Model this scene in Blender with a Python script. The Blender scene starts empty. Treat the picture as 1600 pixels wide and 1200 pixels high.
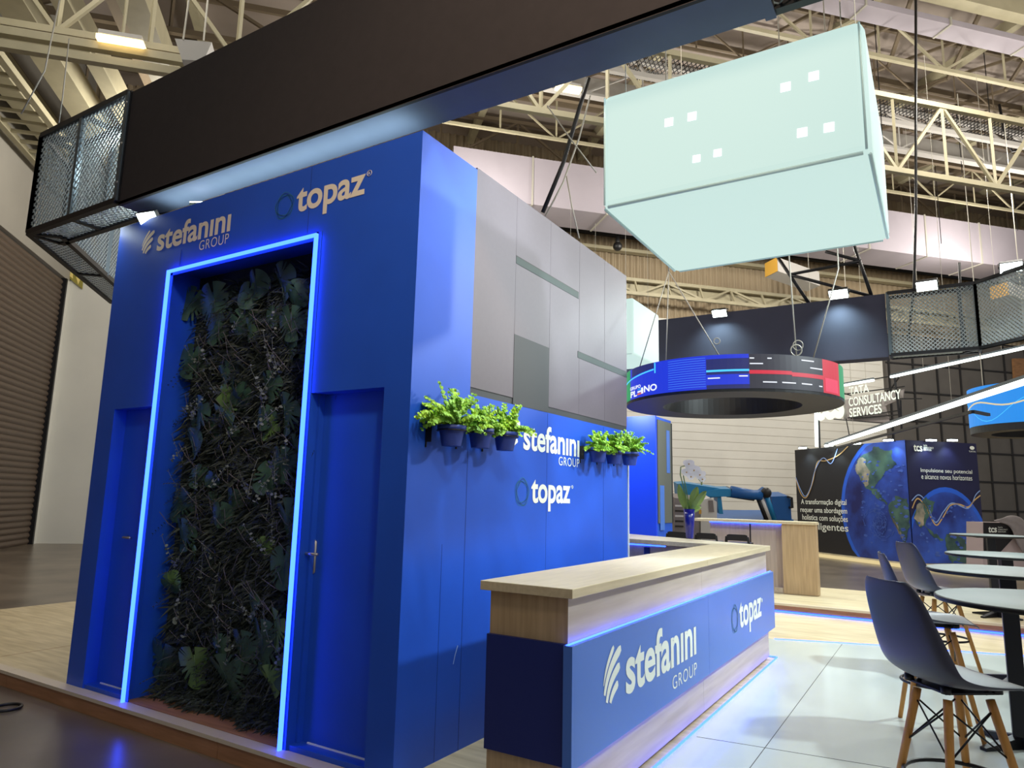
import bpy, math, random
from mathutils import Vector, Matrix
random.seed(7)
PI = math.pi
SC = bpy.context.scene
COL = SC.collection

# ------------------------------------------------------------------ camera
CAM = Vector((-3.0192, -2.5379, 1.4814)); FPX = 1085.79
YAW, PIT, ROL = 0.5530, 0.1618, 0.0233
FWD = Vector((math.cos(YAW)*math.cos(PIT), math.sin(YAW)*math.cos(PIT), math.sin(PIT)))
_r = Vector((math.sin(YAW), -math.cos(YAW), 0)); _u = _r.cross(FWD)
RGT = _r*math.cos(ROL) + _u*math.sin(ROL)
UPV = -_r*math.sin(ROL) + _u*math.cos(ROL)
cd = bpy.data.cameras.new('camera'); cam = bpy.data.objects.new('camera', cd); COL.objects.link(cam)
cd.sensor_width = 36; cd.sensor_fit = 'HORIZONTAL'; cd.lens = 36*FPX/1600; cd.clip_start = .05; cd.clip_end = 200
m3 = Matrix((RGT, UPV, -FWD)).transposed(); cam.matrix_world = Matrix.Translation(CAM) @ m3.to_4x4()
SC.camera = cam

# ------------------------------------------------------------------ world and exposure
w = bpy.data.worlds.new('world'); SC.world = w; w.use_nodes = True
w.node_tree.nodes['Background'].inputs[0].default_value = (.86, .92, 1, 1)
w.node_tree.nodes['Background'].inputs[1].default_value = .45
SC.view_settings.view_transform = 'Standard'; SC.view_settings.look = 'None'
SC.view_settings.exposure = 0; SC.view_settings.gamma = 1; SC.view_settings.use_curve_mapping = False

# hall axes: D1 runs along the back wall to the right, D2 runs into the hall
HA = math.radians(46.05)
D2 = Vector((math.cos(HA), math.sin(HA), 0)); D1 = Vector((math.sin(HA), -math.cos(HA), 0))
def H(u, v, z): return D1*u + D2*v + Vector((0, 0, z))

def light(name, kind, loc, energy, color=(1, 1, 1), aim=None, size=.3, sy=None, spot=None, blend=.6):
    l = bpy.data.lights.new(name, kind); l.energy = energy; l.color = color
    if kind == 'AREA':
        l.size = size
        if sy: l.shape = 'RECTANGLE'; l.size_y = sy
    else: l.shadow_soft_size = size
    if kind == 'SPOT': l.spot_size = spot or 1.5; l.spot_blend = blend
    o = bpy.data.objects.new(name, l); COL.objects.link(o); o.location = loc
    if aim is not None: o.rotation_euler = (Vector(aim)-Vector(loc)).to_track_quat('-Z', 'Y').to_euler()
    return o
WARM = (1, .95, .86); COOL = (.84, .98, 1.0)
for u, v, e in ((-5, -3, 200), (3, -5, 420), (11, -3, 520), (-4, 4, 170), (2, 5, 300), (10, 4, 650), (18, 4, 800), (15, 8, 420), (-4.5, 13, 420), (3, 13, 650), (11, 13, 1050), (20, 13, 850)):
    light('hall_light', 'POINT', H(u, v, 9.3), e, WARM, size=.35)
# the floodlights on the overhead ring (fixtures are built only for those in view)
for a, b, e in (((8.92, .70, 4.72), (5.0, .6, 0), 300), ((8.92, -1.27, 4.74), (5.0, -1.6, 0), 300), ((8.92, -2.54, 4.76), (5.0, -2.6, 0), 260)):
    light('flood_light', 'SPOT', a, e, COOL, b, size=.12, spot=2.6, blend=.8)
for y in (.70, -1.27, 2.6): light('flood_light', 'SPOT', (8.98, y, 4.86), 80, (.7, 1, 1), (9.34, y, 3.9), size=.05, spot=1.9, blend=1)
for X, e, sp_ in ((1.1, 2300, 1.35), (4.6, 900, 2.0)):
    light('flood_light', 'SPOT', (X, -4.6, 4.65), e, COOL, (X-.1, 0, 1.7), size=.12, spot=sp_, blend=.9)  # unseen lamps without fixtures, added to brighten the tower side
light('flood_light', 'SPOT', (.50, -.95, 4.35), 210, COOL, (1.3, -.15, 1.5), size=.10, spot=1.9, blend=.9)
light('flood_light', 'SPOT', (-.05, 3.42, 3.72), 25, COOL, (-.6, 3.2, 2.0), size=.06, spot=2.6, blend=.9)
light('soffit_fill_light', 'AREA', (.07, 1.45, 3.672), 8.5, (.72, 1, .94), (.07, 1.45, 4.0), size=.20, sy=2.6)  # added uplight that brightens the soffit; the rim carries no strip
light('hall_light', 'SPOT', (-2.9, -3.9, 6.2), 1300, (1, .78, .56), (-.1, -1.3, 4.4), size=.3, spot=.95, blend=1)  # added warm spot, only to brown the right end of the fascia
light('flood_light', 'POINT', (.08, 3.45, 4.45), 14, COOL, size=.05)

# ------------------------------------------------------------------ pixel -> place on a known plane
def ray(px, py): return (FWD + RGT*((px-800)/FPX) - UPV*((py-600)/FPX))
def onp(px, py, n, p):
    n = Vector(n); d = ray(px, py); return CAM + d*(n.dot(Vector(p)-CAM)/n.dot(d))
def onX(px, py, X): return onp(px, py, (1, 0, 0), (X, 0, 0))
def onY(px, py, Y): return onp(px, py, (0, 1, 0), (0, Y, 0))
def onZ(px, py, Z): return onp(px, py, (0, 0, 1), (0, 0, Z))
def onV(px, py, v): return onp(px, py, D2, D2*v)
def onU(px, py, u): return onp(px, py, D1, D1*u)
def dep(px, py, d): return CAM + ray(px, py)*d

# ------------------------------------------------------------------ materials
def lin(c):
    def f(x):
        x /= 255
        return x/12.92 if x <= .04045 else ((x+.055)/1.055)**2.4
    return tuple(f(x) for x in c)
def mat(name, rgb, rough=.5, metal=0, noise=0, nscale=8, stretch=(1, 1, 1), bump=0, spec=.5, emit=None, es=0, alpha=1, srgb=True, coat=0, rgb2=None, trans=0):
    m = bpy.data.materials.new(name); m.use_nodes = True; nt = m.node_tree; b = nt.nodes['Principled BSDF']
    c = lin(rgb) if srgb else rgb
    b.inputs['Base Color'].default_value = (*c, 1); b.inputs['Roughness'].default_value = rough; b.inputs['Metallic'].default_value = metal
    b.inputs['Specular IOR Level'].default_value = spec; b.inputs['Coat Weight'].default_value = coat
    if emit: b.inputs['Emission Color'].default_value = (*emit, 1); b.inputs['Emission Strength'].default_value = es
    if noise or bump or rgb2:
        tc = nt.nodes.new('ShaderNodeTexCoord'); mp = nt.nodes.new('ShaderNodeMapping'); mp.inputs['Scale'].default_value = stretch
        nz = nt.nodes.new('ShaderNodeTexNoise'); nz.inputs['Scale'].default_value = nscale; nz.inputs['Detail'].default_value = 6
        nt.links.new(tc.outputs['Object'], mp.inputs[0]); nt.links.new(mp.outputs[0], nz.inputs[0])
        if noise or rgb2:
            cr = nt.nodes.new('ShaderNodeValToRGB'); cr.color_ramp.elements[0].position = .32; cr.color_ramp.elements[1].position = .68
            c2 = lin(rgb2) if rgb2 else c
            k = 1-noise
            cr.color_ramp.elements[0].color = (c[0]*k, c[1]*k, c[2]*k, 1); cr.color_ramp.elements[1].color = (*(min(1, x*(1+noise*.5)) for x in c2), 1)
            nt.links.new(nz.outputs[0], cr.inputs[0]); nt.links.new(cr.outputs[0], b.inputs['Base Color'])
        if bump:
            bp = nt.nodes.new('ShaderNodeBump'); bp.inputs['Strength'].default_value = bump; bp.inputs['Distance'].default_value = .02
            nt.links.new(nz.outputs[0], bp.inputs['Height']); nt.links.new(bp.outputs[0], b.inputs['Normal'])
    return m
def emi(name, rgb, s, base=(.02, .02, .02)):
    return mat(name, base, .5, srgb=False, emit=rgb, es=s)
M = {}
M['paint'] = mat('blue_paint', (.014, .094, .62), .42, noise=.06, nscale=2.5, srgb=False, bump=.02)
M['paint2'] = mat('bright_blue_paint', (.01, .06, .80), .35, srgb=False)
M['navy'] = mat('navy_laminate', (.012, .025, .17), .4, srgb=False)
M['panelblue'] = mat('blue_print', (.075, .19, .64), .35, srgb=False)
M['cream'] = mat('cream_vinyl', (232, 222, 205), .5)
M['white'] = mat('white_vinyl', (240, 245, 235), .5)
M['led'] = emi('blue_led', (.017, .060, 1), 11)
M['ledsoft'] = emi('blue_led_strip', (.014, .05, 1), 11)
M['oak'] = mat('pale_oak', (212, 194, 158), .45, noise=.09, nscale=3, stretch=(1, 14, 14), bump=.02, rgb2=(215, 198, 165))
M['oakv'] = mat('oak_upright_grain', (184, 156, 118), .45, noise=.09, nscale=3, stretch=(12, 12, .7), rgb2=(196, 168, 130))
M['oakpale'] = mat('ash_wood', (196, 178, 156), .5, noise=.07, nscale=2, stretch=(.6, 10, 10), rgb2=(206, 190, 172))
M['ashv'] = mat('ash_upright_grain', (184, 166, 154), .5, noise=.06, nscale=3, stretch=(12, 12, .6), rgb2=(194, 176, 164))
M['deck'] = mat('pale_wood_floor', (205, 186, 144), .4, noise=.13, nscale=2.2, stretch=(9, 1, 1), rgb2=(216, 200, 164))
M['riser'] = mat('tan_wood', (168, 120, 84), .5, noise=.12, nscale=3, stretch=(10, 1, 10), rgb2=(178, 130, 95))
M['trim'] = mat('pale_edge_trim', (214, 200, 178), .45)
M['wfloor'] = mat('white_gloss_tile', (210, 218, 211), .16, noise=.05, nscale=.9, stretch=(1, 3, 1), spec=.5)
M['joint'] = mat('dark_joint', (60, 60, 55), .6)
M['floor'] = mat('hall_floor', (112, 100, 88), .29, spec=.9, noise=.3, nscale=1.1, bump=.03, rgb2=(122, 110, 96))
M['fascia'] = mat('black_cloth', (46, 40, 42), .85, noise=.1, nscale=14, bump=.05)
M['soffit'] = mat('grey_blue_cloth', (86, 92, 118), .8, noise=.06, nscale=5)
M['black'] = mat('black_metal', (24, 24, 28), .42, metal=.3)
M['blackp'] = mat('black_plastic', (16, 16, 18), .45)
M['net'] = mat('galvanised_wire', (165, 175, 178), .45, metal=.2)
M['steel'] = mat('brushed_steel', (190, 188, 184), .3, metal=.9)
M['cable'] = mat('steel_cable', (176, 172, 160), .5, metal=.2)
M['screen'] = mat('led_tile_off', (100, 91, 99), .5, noise=.03, nscale=30)
M['gap'] = mat('tile_gap', (60, 61, 64), .6)
M['seam'] = mat('tile_seam', (92, 84, 91), .6)
M['gap2'] = mat('tile_gap_green', (50, 64, 62), .6)
M['cube'] = mat('lit_fabric', (.07, .08, .078), .8, srgb=False, emit=(.60, .80, .745), es=.97)
M['cubeedge'] = mat('fabric_piping', (165, 195, 195), .7, emit=(.6, .8, .78), es=.22)  # weak glow put into the piping so it does not turn dark
M['cubehot'] = emi('light_glimpse', (.95, 1, .98), 2.0)
M['lens'] = emi('flood_lens', (.86, 1, .97), 9)
M['warmlens'] = emi('warm_tube', (1, .70, .28), 6)
M['chair'] = mat('dark_slate_plastic', (62, 64, 80), .38)
M['beech'] = mat('orange_beech', (190, 128, 52), .45, noise=.15, nscale=5, stretch=(8, 8, 1), rgb2=(205, 145, 68))
M['tabletop'] = mat('grey_table_laminate', (100, 112, 108), .5, noise=.04)
M['pot'] = mat('blue_pot', (36, 58, 140), .5)
M['fern'] = mat('fern_green', (136, 190, 52), .5, noise=.3, nscale=22, rgb2=(158, 210, 80))
M['fern2'] = mat('fern_green_light', (176, 222, 70), .5, noise=.2, nscale=22)
M['moss'] = mat('dark_moss', (50, 60, 55), .7, noise=.35, nscale=9, rgb2=(70, 80, 68))
M['moss2'] = mat('dark_conifer', (42, 54, 47), .7, noise=.3, nscale=9)
M['monst'] = mat('dark_monstera', (50, 78, 64), .38, noise=.25, nscale=7, rgb2=(64, 96, 76))
M['monst2'] = mat('mid_green_leaf', (84, 122, 66), .4, noise=.2, nscale=7, rgb2=(110, 142, 78))
M['euca'] = mat('pale_eucalyptus', (122, 132, 120), .5, noise=.2, nscale=9)
M['twig'] = mat('grey_twig', (112, 108, 104), .7)
M['vase'] = mat('cobalt_ceramic', (20, 26, 130), .12, coat=.6)
M['orchid'] = mat('orchid_white', (244, 244, 250), .6)
_nt = M['orchid'].node_tree; _d = _nt.nodes.new('ShaderNodeBsdfDiffuse'); _t = _nt.nodes.new('ShaderNodeBsdfTranslucent'); _m = _nt.nodes.new('ShaderNodeMixShader')
for _n in (_d, _t): _n.inputs[0].default_value = (.95, .95, .98, 1)
_nt.links.new(_d.outputs[0], _m.inputs[1]); _nt.links.new(_t.outputs[0], _m.inputs[2]); _nt.links.new(_m.outputs[0], _nt.nodes['Material Output'].inputs[0])
M['orchleaf'] = mat('orchid_leaf', (126, 152, 74), .4, noise=.12, nscale=10)
M['roof'] = mat('roof_sheet', (150, 138, 128), .8, noise=.06, nscale=.8)
M['beam'] = mat('beige_paint_steel', (168, 160, 132), .6, noise=.08, nscale=3)
M['beamdk'] = mat('brown_steel', (112, 98, 78), .7)
M['beamw'] = mat('white_painted_steel', (178, 174, 168), .6)
M['duct'] = mat('white_duct', (164, 156, 164), .6, noise=.06, nscale=1)
M['clad'] = mat('corrugated_cladding', (150, 134, 108), .7, noise=.06, nscale=1)
M['wall'] = mat('white_block_wall', (214, 212, 203), .75, noise=.06, nscale=.7)
M['mortar'] = mat('mortar_line', (160, 152, 138), .8)
M['shutter'] = mat('brown_shutter', (98, 84, 72), .5, metal=.2)
M['acoustic'] = mat('charcoal_panel', (90, 86, 82), .8, noise=.08, nscale=2)
M['acouline'] = mat('black_panel_joint', (30, 29, 30), .8)
M['sign'] = mat('olive_sign', (150, 140, 62), .5)
M['signy'] = mat('pale_yellow', (236, 214, 130), .5)
M['crane'] = mat('lift_blue', (16, 120, 172), .4)
M['craned'] = mat('lift_blue_dark', (12, 84, 150), .45)
M['greym'] = mat('machine_grey', (120, 112, 110), .6, noise=.1, nscale=6)
M['pale'] = mat('machine_pale', (196, 194, 190), .5)
M['orange'] = mat('lift_orange', (196, 150, 60), .5)
M['cloth'] = mat('grey_cloth', (150, 142, 140), .8, noise=.1, nscale=8)
M['pinkw'] = mat('pinkish_white_board', (198, 180, 178), .6)
M['darkprint'] = mat('black_print', (26, 25, 30), .6)
M['navyprint'] = mat('navy_print', (22, 22, 66), .6)
M['sea'] = mat('ocean_print', (22, 34, 128), .6, noise=.45, nscale=1.1, rgb2=(44, 84, 190))
M['seaglow'] = mat('ocean_rim_print', (34, 96, 220), .6)
M['land'] = mat('land_green_print', (30, 70, 90), .6, noise=.5, nscale=2.5, rgb2=(70, 104, 92))
M['landt'] = mat('land_tan_print', (84, 110, 104), .6, noise=.4, nscale=3, rgb2=(172, 158, 138))
M['cloud'] = mat('cloud_print', (64, 96, 186), .6)
M['line_b'] = mat('pale_blue_print', (140, 170, 226), .6)
M['line_o'] = mat('ochre_print', (206, 170, 110), .6)
M['tealring'] = mat('teal_vinyl', (52, 130, 160), .5)
M['tealring2'] = mat('navy_teal_vinyl', (28, 62, 110), .5)
M['ledtube'] = emi('white_tube', (.9, 1, .95), 3.2)
M['letter'] = emi('lit_letter', (.92, .98, .80), 1.15)
M['woodbox'] = mat('rough_wood', (150, 108, 70), .7, noise=.3, nscale=4, stretch=(1, 1, 8))
def scr(n, rgb, s=1): return emi('screen_'+n, lin(rgb), s)
S = {'green': scr('green', (0, 150, 90)), 'blue': scr('blue', (20, 50, 215), 1), 'dblue': scr('deep_blue', (26, 34, 110), .9), 'blk': scr('black', (44, 42, 58), .9),
     'red': scr('red', (215, 28, 60), 1), 'pink': scr('pink', (240, 60, 100), 1), 'cyan': scr('cyan', (70, 190, 250), 1.3), 'wht': scr('white', (235, 240, 250), 1.1), 'lblue': scr('light_blue', (70, 130, 245), 1),
     'tur': scr('turquoise', (0, 140, 235), 1), 'sand': scr('sand', (226, 208, 160), 1), 'orng': scr('orange', (230, 110, 50), 1)}

# ------------------------------------------------------------------ mesh helpers
class MB:
    def __init__(s): s.v = []; s.f = []; s.m = []; s.mats = []; s.cur = 0; s.sm = []; s.smooth = False
    def use(s, mt):
        if mt not in s.mats: s.mats.append(mt)
        s.cur = s.mats.index(mt); return s
    def add(s, vs, fs):
        b = len(s.v); s.v += [Vector(p) for p in vs]
        for f in fs: s.f.append([b+i for i in f]); s.m.append(s.cur); s.sm.append(s.smooth)
        return s
    def hexa(s, p): # 8 points: bottom 4 ccw, top 4 ccw
        return s.add(p, [(3, 2, 1, 0), (4, 5, 6, 7), (0, 1, 5, 4), (1, 2, 6, 5), (2, 3, 7, 6), (3, 0, 4, 7)])
    def box(s, lo, hi):
        x0, y0, z0 = lo; x1, y1, z1 = hi
        return s.hexa([(x0, y0, z0), (x1, y0, z0), (x1, y1, z0), (x0, y1, z0), (x0, y0, z1), (x1, y0, z1), (x1, y1, z1), (x0, y1, z1)])
    def obox(s, c, ax, ay, az): # centre and half-axis vectors
        c = Vector(c); ax, ay, az = Vector(ax), Vector(ay), Vector(az)
        return s.hexa([c-ax-ay-az, c+ax-ay-az, c+ax+ay-az, c-ax+ay-az, c-ax-ay+az, c+ax-ay+az, c+ax+ay+az, c-ax+ay+az])
    def bar(s, a, b, w, h=None, up=(0, 0, 1)):
        a, b = Vector(a), Vector(b); d = b-a; L = d.length; d.normalize(); h = h or w
        up = Vector(up)
        if abs(d.dot(up)) > .99: up = Vector((1, 0, 0))
        x = d.cross(up).normalized(); z = x.cross(d).normalized()
        return s.obox((a+b)/2, x*w/2, d*L/2, z*h/2)
    def prism(s, poly, vec): # planar polygon extruded along vec
        n = len(poly); vec = Vector(vec); a = [Vector(p) for p in poly]; b = [p+vec for p in a]
        return s.add(a+b, [list(range(n))[::-1], list(range(n, 2*n))] + [(i, (i+1) % n, n+(i+1) % n, n+i) for i in range(n)])
    def poly(s, pts): return s.add(pts, [list(range(len(pts)))])
    def tube(s, pts, r, n=8, caps=True):
        pts = [Vector(p) for p in pts]; k = len(pts); rr = r if isinstance(r, (list, tuple)) else [r]*k
        vs = []; ref = None
        for i, p in enumerate(pts):
            d = (pts[min(i+1, k-1)]-pts[max(i-1, 0)])
            if d.length < 1e-9: d = Vector((0, 0, 1))
            d.normalize()
            if ref is None: ref = Vector((0, 0, 1)) if abs(d.z) < .9 else Vector((1, 0, 0))
            x = d.cross(ref).normalized(); y = d.cross(x).normalized(); ref = -y if False else x.cross(d)
            for j in range(n):
                a = 2*PI*j/n; vs.append(p + (x*math.cos(a)+y*math.sin(a))*rr[i])
        fs = [(i*n+j, i*n+(j+1) % n, (i+1)*n+(j+1) % n, (i+1)*n+j) for i in range(k-1) for j in range(n)]
        if caps: fs += [list(range(n))[::-1], list(range((k-1)*n, k*n))]
        o = s.smooth; s.smooth = n > 5; s.add(vs, fs); s.smooth = o; return s
    def lathe(s, prof, c=(0, 0, 0), n=32, axis=None, caps=True):
        c = Vector(c); k = len(prof)
        vs = [c+Vector((r*math.cos(2*PI*j/n), r*math.sin(2*PI*j/n), z)) for r, z in prof for j in range(n)]
        fs = [(i*n+j, i*n+(j+1) % n, (i+1)*n+(j+1) % n, (i+1)*n+j) for i in range(k-1) for j in range(n)]
        if caps: fs += [list(range(n))[::-1], list(range((k-1)*n, k*n))]
        o = s.smooth; s.smooth = True; s.add(vs, fs); s.smooth = o; return s
    def torus(s, c, x, y, R, r, n=40, k=6, a0=0, a1=2*PI):
        c, x, y = Vector(c), Vector(x).normalized(), Vector(y).normalized()
        full = abs(a1-a0-2*PI) < 1e-6; N = n if full else n+1
        z = x.cross(y); vs = []
        for i in range(N):
            a = a0+(a1-a0)*i/n; d = x*math.cos(a)+y*math.sin(a)
            for j in range(k): b = 2*PI*j/k; vs.append(c+d*(R+r*math.cos(b))+z*r*math.sin(b))
        fs = []
        for i in range(n):
            i2 = (i+1) % N
            for j in range(k): fs.append((i*k+j, i2*k+j, i2*k+(j+1) % k, i*k+(j+1) % k))
        o = s.smooth; s.smooth = True; s.add(vs, fs); s.smooth = o; return s
    def sphere(s, c, r, sc=(1, 1, 1), n=14, k=8):
        c = Vector(c); vs = []
        for i in range(1, k):
            t = PI*i/k
            for j in range(n): a = 2*PI*j/n; vs.append(c+Vector((r*math.sin(t)*math.cos(a)*sc[0], r*math.sin(t)*math.sin(a)*sc[1], r*math.cos(t)*sc[2])))
        vs += [c+Vector((0, 0, r*sc[2])), c-Vector((0, 0, r*sc[2]))]
        T, B = len(vs)-2, len(vs)-1
        fs = [(i*n+j, i*n+(j+1) % n, (i+1)*n+(j+1) % n, (i+1)*n+j) for i in range(k-2) for j in range(n)]
        fs += [(T, (j+1) % n, j) for j in range(n)] + [(B, (k-2)*n+j, (k-2)*n+(j+1) % n) for j in range(n)]
        o = s.smooth; s.smooth = True; s.add(vs, fs); s.smooth = o; return s
    def obj(s, name, mt=None, parent=None, world=True, bevel=0):
        me = bpy.data.meshes.new(name); vs = s.v
        if parent is not None and world:
            inv = WM[parent.name].inverted(); vs = [inv @ p for p in vs]
        me.from_pydata([tuple(p) for p in vs], [], s.f)
        for mm in (s.mats or [mt]): me.materials.append(mm)
        if s.mats: me.polygons.foreach_set('material_index', s.m)
        me.polygons.foreach_set('use_smooth', s.sm); me.update()
        o = bpy.data.objects.new(name, me); COL.objects.link(o)
        if parent is not None:
            o.parent = parent
            WM[o.name] = WM[parent.name]
        else: WM[o.name] = Matrix.Identity(4)
        if bevel:
            b = o.modifiers.new('bevel', 'BEVEL'); b.width = bevel; b.segments = 2; b.limit_method = 'ANGLE'; b.angle_limit = .6
        return o
WM = {}
def tag(o, label=None, cat=None, group=None, kind=None):
    if label: o['label'] = label
    if cat: o['category'] = cat
    if group: o['group'] = group
    if kind: o['kind'] = kind
    return o
def thing(name, label, cat, loc=(0, 0, 0), rz=0, group=None):
    o = bpy.data.objects.new(name, None); COL.objects.link(o); o.location = loc; o.rotation_euler = (0, 0, rz); o.empty_display_size = .1
    WM[o.name] = Matrix.Translation(Vector(loc)) @ Matrix.Rotation(rz, 4, 'Z')
    return tag(o, label, cat, group)
KIDS = {}
def dup(root, loc, rz=0, label=None):
    def cp(o, par):
        c = o.copy(); COL.objects.link(c)
        if par is not None: c.parent = par
        for ch in [x for x in bpy.data.objects if x.parent == o]: cp(ch, c)
        return c
    r = cp(root, None); r.location = loc; r.rotation_euler = (0, 0, rz)
    if label: r['label'] = label
    return r
def glyphs(s, offset=0, spacing=1):
    c = bpy.data.curves.new('text', 'FONT'); c.body = s; c.offset = offset; c.resolution_u = 6; c.space_character = spacing
    o = bpy.data.objects.new('text', c); COL.objects.link(o)
    dg = bpy.context.evaluated_depsgraph_get(); me = bpy.data.meshes.new_from_object(o.evaluated_get(dg))
    vs = [v.co.copy() for v in me.vertices]; fs = [list(p.vertices) for p in me.polygons]
    bpy.data.objects.remove(o); bpy.data.meshes.remove(me); bpy.data.curves.remove(c)
    return vs, fs
def text(mb, s, fn, a0, b0, a1, b1, offset=0, spacing=1):
    """lettering of s with its bounding box on (a0,b0)-(a1,b1); fn(a,b) is the point on the surface"""
    vs, fs = glyphs(s, offset, spacing)
    x0, x1 = min(p.x for p in vs), max(p.x for p in vs); y0, y1 = min(p.y for p in vs), max(p.y for p in vs)
    return mb.add([fn(a0+(a1-a0)*(p.x-x0)/(x1-x0), b0+(b1-b0)*(p.y-y0)/(y1-y0)) for p in vs], fs)
def swoosh(mb, fn, a0, b0, a1, b1):
    """four tapering curved strokes"""
    for P, w0, w1 in ((((0, .36), (.10, .68), (.56, 1.0)), .03, .12), (((.05, .18), (.22, .66), (.97, .92)), .10, .19), (((.17, .03), (.30, .42), (.90, .60)), .12, .18), (((.36, -.01), (.44, .16), (.80, .28)), .12, .16)):
        L, Rr = [], []
        for i in range(13):
            t = i/12; x = (1-t)**2*P[0][0]+2*t*(1-t)*P[1][0]+t*t*P[2][0]; y = (1-t)**2*P[0][1]+2*t*(1-t)*P[1][1]+t*t*P[2][1]
            dx = 2*(1-t)*(P[1][0]-P[0][0])+2*t*(P[2][0]-P[1][0]); dy = 2*(1-t)*(P[1][1]-P[0][1])+2*t*(P[2][1]-P[1][1])
            l = math.hypot(dx, dy); nx, ny = -dy/l, dx/l; hw = (w0+(w1-w0)*math.sin(min(1, t*1.15)*PI/2))/2
            if i == 12: hw *= .6
            L.append((x+nx*hw, y+ny*hw)); Rr.append((x-nx*hw, y-ny*hw))
        q = lambda p: fn(a0+(a1-a0)*p[0], b0+(b1-b0)*p[1])
        for i in range(12): mb.poly([q(Rr[i]), q(Rr[i+1]), q(L[i+1]), q(L[i])])
def rings(name, parent, fn, a, b, ra, rb):
    mb = MB()
    for k, (mt, f, ph) in enumerate(((M['tealring'], 1.0, 0), (M['tealring2'], .92, .5), (M['tealring'], .84, 1.1), (M['tealring2'], .76, 2), (M['tealring'], .72, 2.6))):
        mb.use(mt); n = 40
        for i in range(n):
            q = []
            for t, d in ((i, .018), (i+1, .018), (i+1, -.018), (i, -.018)):
                an = 2*PI*t/n; wv = f+.05*math.sin(5*an+ph*2.2)+d
                q.append(fn(a+ra*wv*math.cos(an), b+rb*wv*math.sin(an)))
            mb.poly(q)
    return tag(mb.obj(name, None, parent), 'thin teal interlaced ring emblem')

# ================================================================== SETTING
def struct(mb, name, mt=None): return tag(mb.obj(name, mt), kind='structure')
FZ = -.12
mb = MB(); mb.box((-30, -40, FZ-.1), (45, 40, FZ)); struct(mb, 'floor', M['floor'])
VB, UL = 19.04, -8.38         # back wall and left wall
def hq(u0, u1, v0, v1, z0, z1): return [H(u0, v0, z0), H(u1, v0, z0), H(u1, v1, z0), H(u0, v1, z0), H(u0, v0, z1), H(u1, v0, z1), H(u1, v1, z1), H(u0, v1, z1)]
mb = MB().use(M['wall']); mb.hexa(hq(UL, 20.9, VB, VB+.3, FZ, 8.2))
wb = struct(mb, 'wall_back')
# block courses and drain lines on the back wall
mb = MB()
z = .9
while z < 8.1:
    a = UL+1.45 if z < 7 else UL+1.2
    if z < 4.6: mb.hexa(hq(a, UL+6, VB-.006, VB, z, z+.014))
    elif z < 5.4: mb.hexa(hq(UL+1.6, UL+6, VB-.006, VB, z, z+.014))
    mb.hexa(hq(9.7, 20.8, VB-.006, VB, z, z+.012)); z += .31
for u, z0, z1 in ((UL+1.25, 1.3, 7.3), (UL+1.55, 1.0, 6.8), (9.2, FZ, 8.1), (9.62, FZ, 8.1)): mb.hexa(hq(u, u+.03, VB-.008, VB, z0, z1))
mb.obj('mortar_lines', M['mortar'], wb)
# corrugated cladding above the block wall
mb = MB(); n = 190; pts = []
for i in range(n*4+1):
    u = UL-2+i*(48/(n*4)); o = (0, 0, .07, .07)[i % 4]; pts.append((u, o))
for (u0, o0), (u1, o1) in zip(pts, pts[1:]):
    mb.poly([H(u0, VB+.1-o0, 8.2), H(u1, VB+.1-o1, 8.2), H(u1, VB+.1-o1, 15), H(u0, VB+.1-o0, 15)])
struct(mb, 'wall_upper', M['clad'])
# charcoal panelled wall on the right of the back wall
mb = MB().use(M['acoustic']); mb.hexa(hq(20.9, 36, VB-.15, VB+.3, FZ, 8.3)); wr = struct(mb, 'wall_right')
mb = MB()
for i in range(12): mb.hexa(hq(21.0+i*1.18, 21.07+i*1.18, VB-.20, VB-.15, FZ, 8.3))
for k in range(8): mb.hexa(hq(20.9, 36, VB-.19, VB-.15, .2+k*1.16, .265+k*1.16))
mb.obj('panel_joints', M['acouline'], wr)
# left wall with the roller shutter
mb = MB(); mb.hexa(hq(UL-.3, UL, -12, VB+.3, 7.6, 15)); struct(mb, 'wall_left', mat('grey_concrete', (150, 145, 135), .8, noise=.08, nscale=.6))
mb = MB()
zz = FZ
while zz < 7.55:
    for k in range(6):
        a0, a1 = k/6, (k+1)/6; f = lambda a: .045*math.sin(PI*a)
        mb.poly([H(UL-.1+f(a0), -12, zz+a0*.16), H(UL-.1+f(a0), VB-.35, zz+a0*.16), H(UL-.1+f(a1), VB-.35, zz+a1*.16), H(UL-.1+f(a1), -12, zz+a1*.16)])
    zz += .16
sh = struct(mb, 'door_1', M['shutter'])
mb = MB(); mb.hexa(hq(UL-.12, UL+.03, VB-.36, VB-.26, FZ, 7.6)); mb.obj('guide_rail', M['black'], sh)
mb = MB().use(M['wall']); mb.hexa(hq(UL-.3, UL, VB-.26, VB, FZ, 7.6)); struct(mb, 'trim_1')
# roof
ROOF = 14.3
mb = MB(); mb.hexa(hq(-14, 44, -14, VB+.4, ROOF, ROOF+.15)); roof = struct(mb, 'ceiling', M['roof'])
for k in range(11):
    mb = MB(); u = -9+k*4.2; mb.hexa(hq(u, u+.22, -12, VB, ROOF-.32, ROOF)); mb.obj('purlin', M['beam'], roof)
for k in range(14):
    mb = MB(); v = -8+k*2.0; mb.hexa(hq(-10, 42, v, v+.09, ROOF-.16, ROOF)); mb.obj('batten', M['beamdk'], roof)

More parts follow.
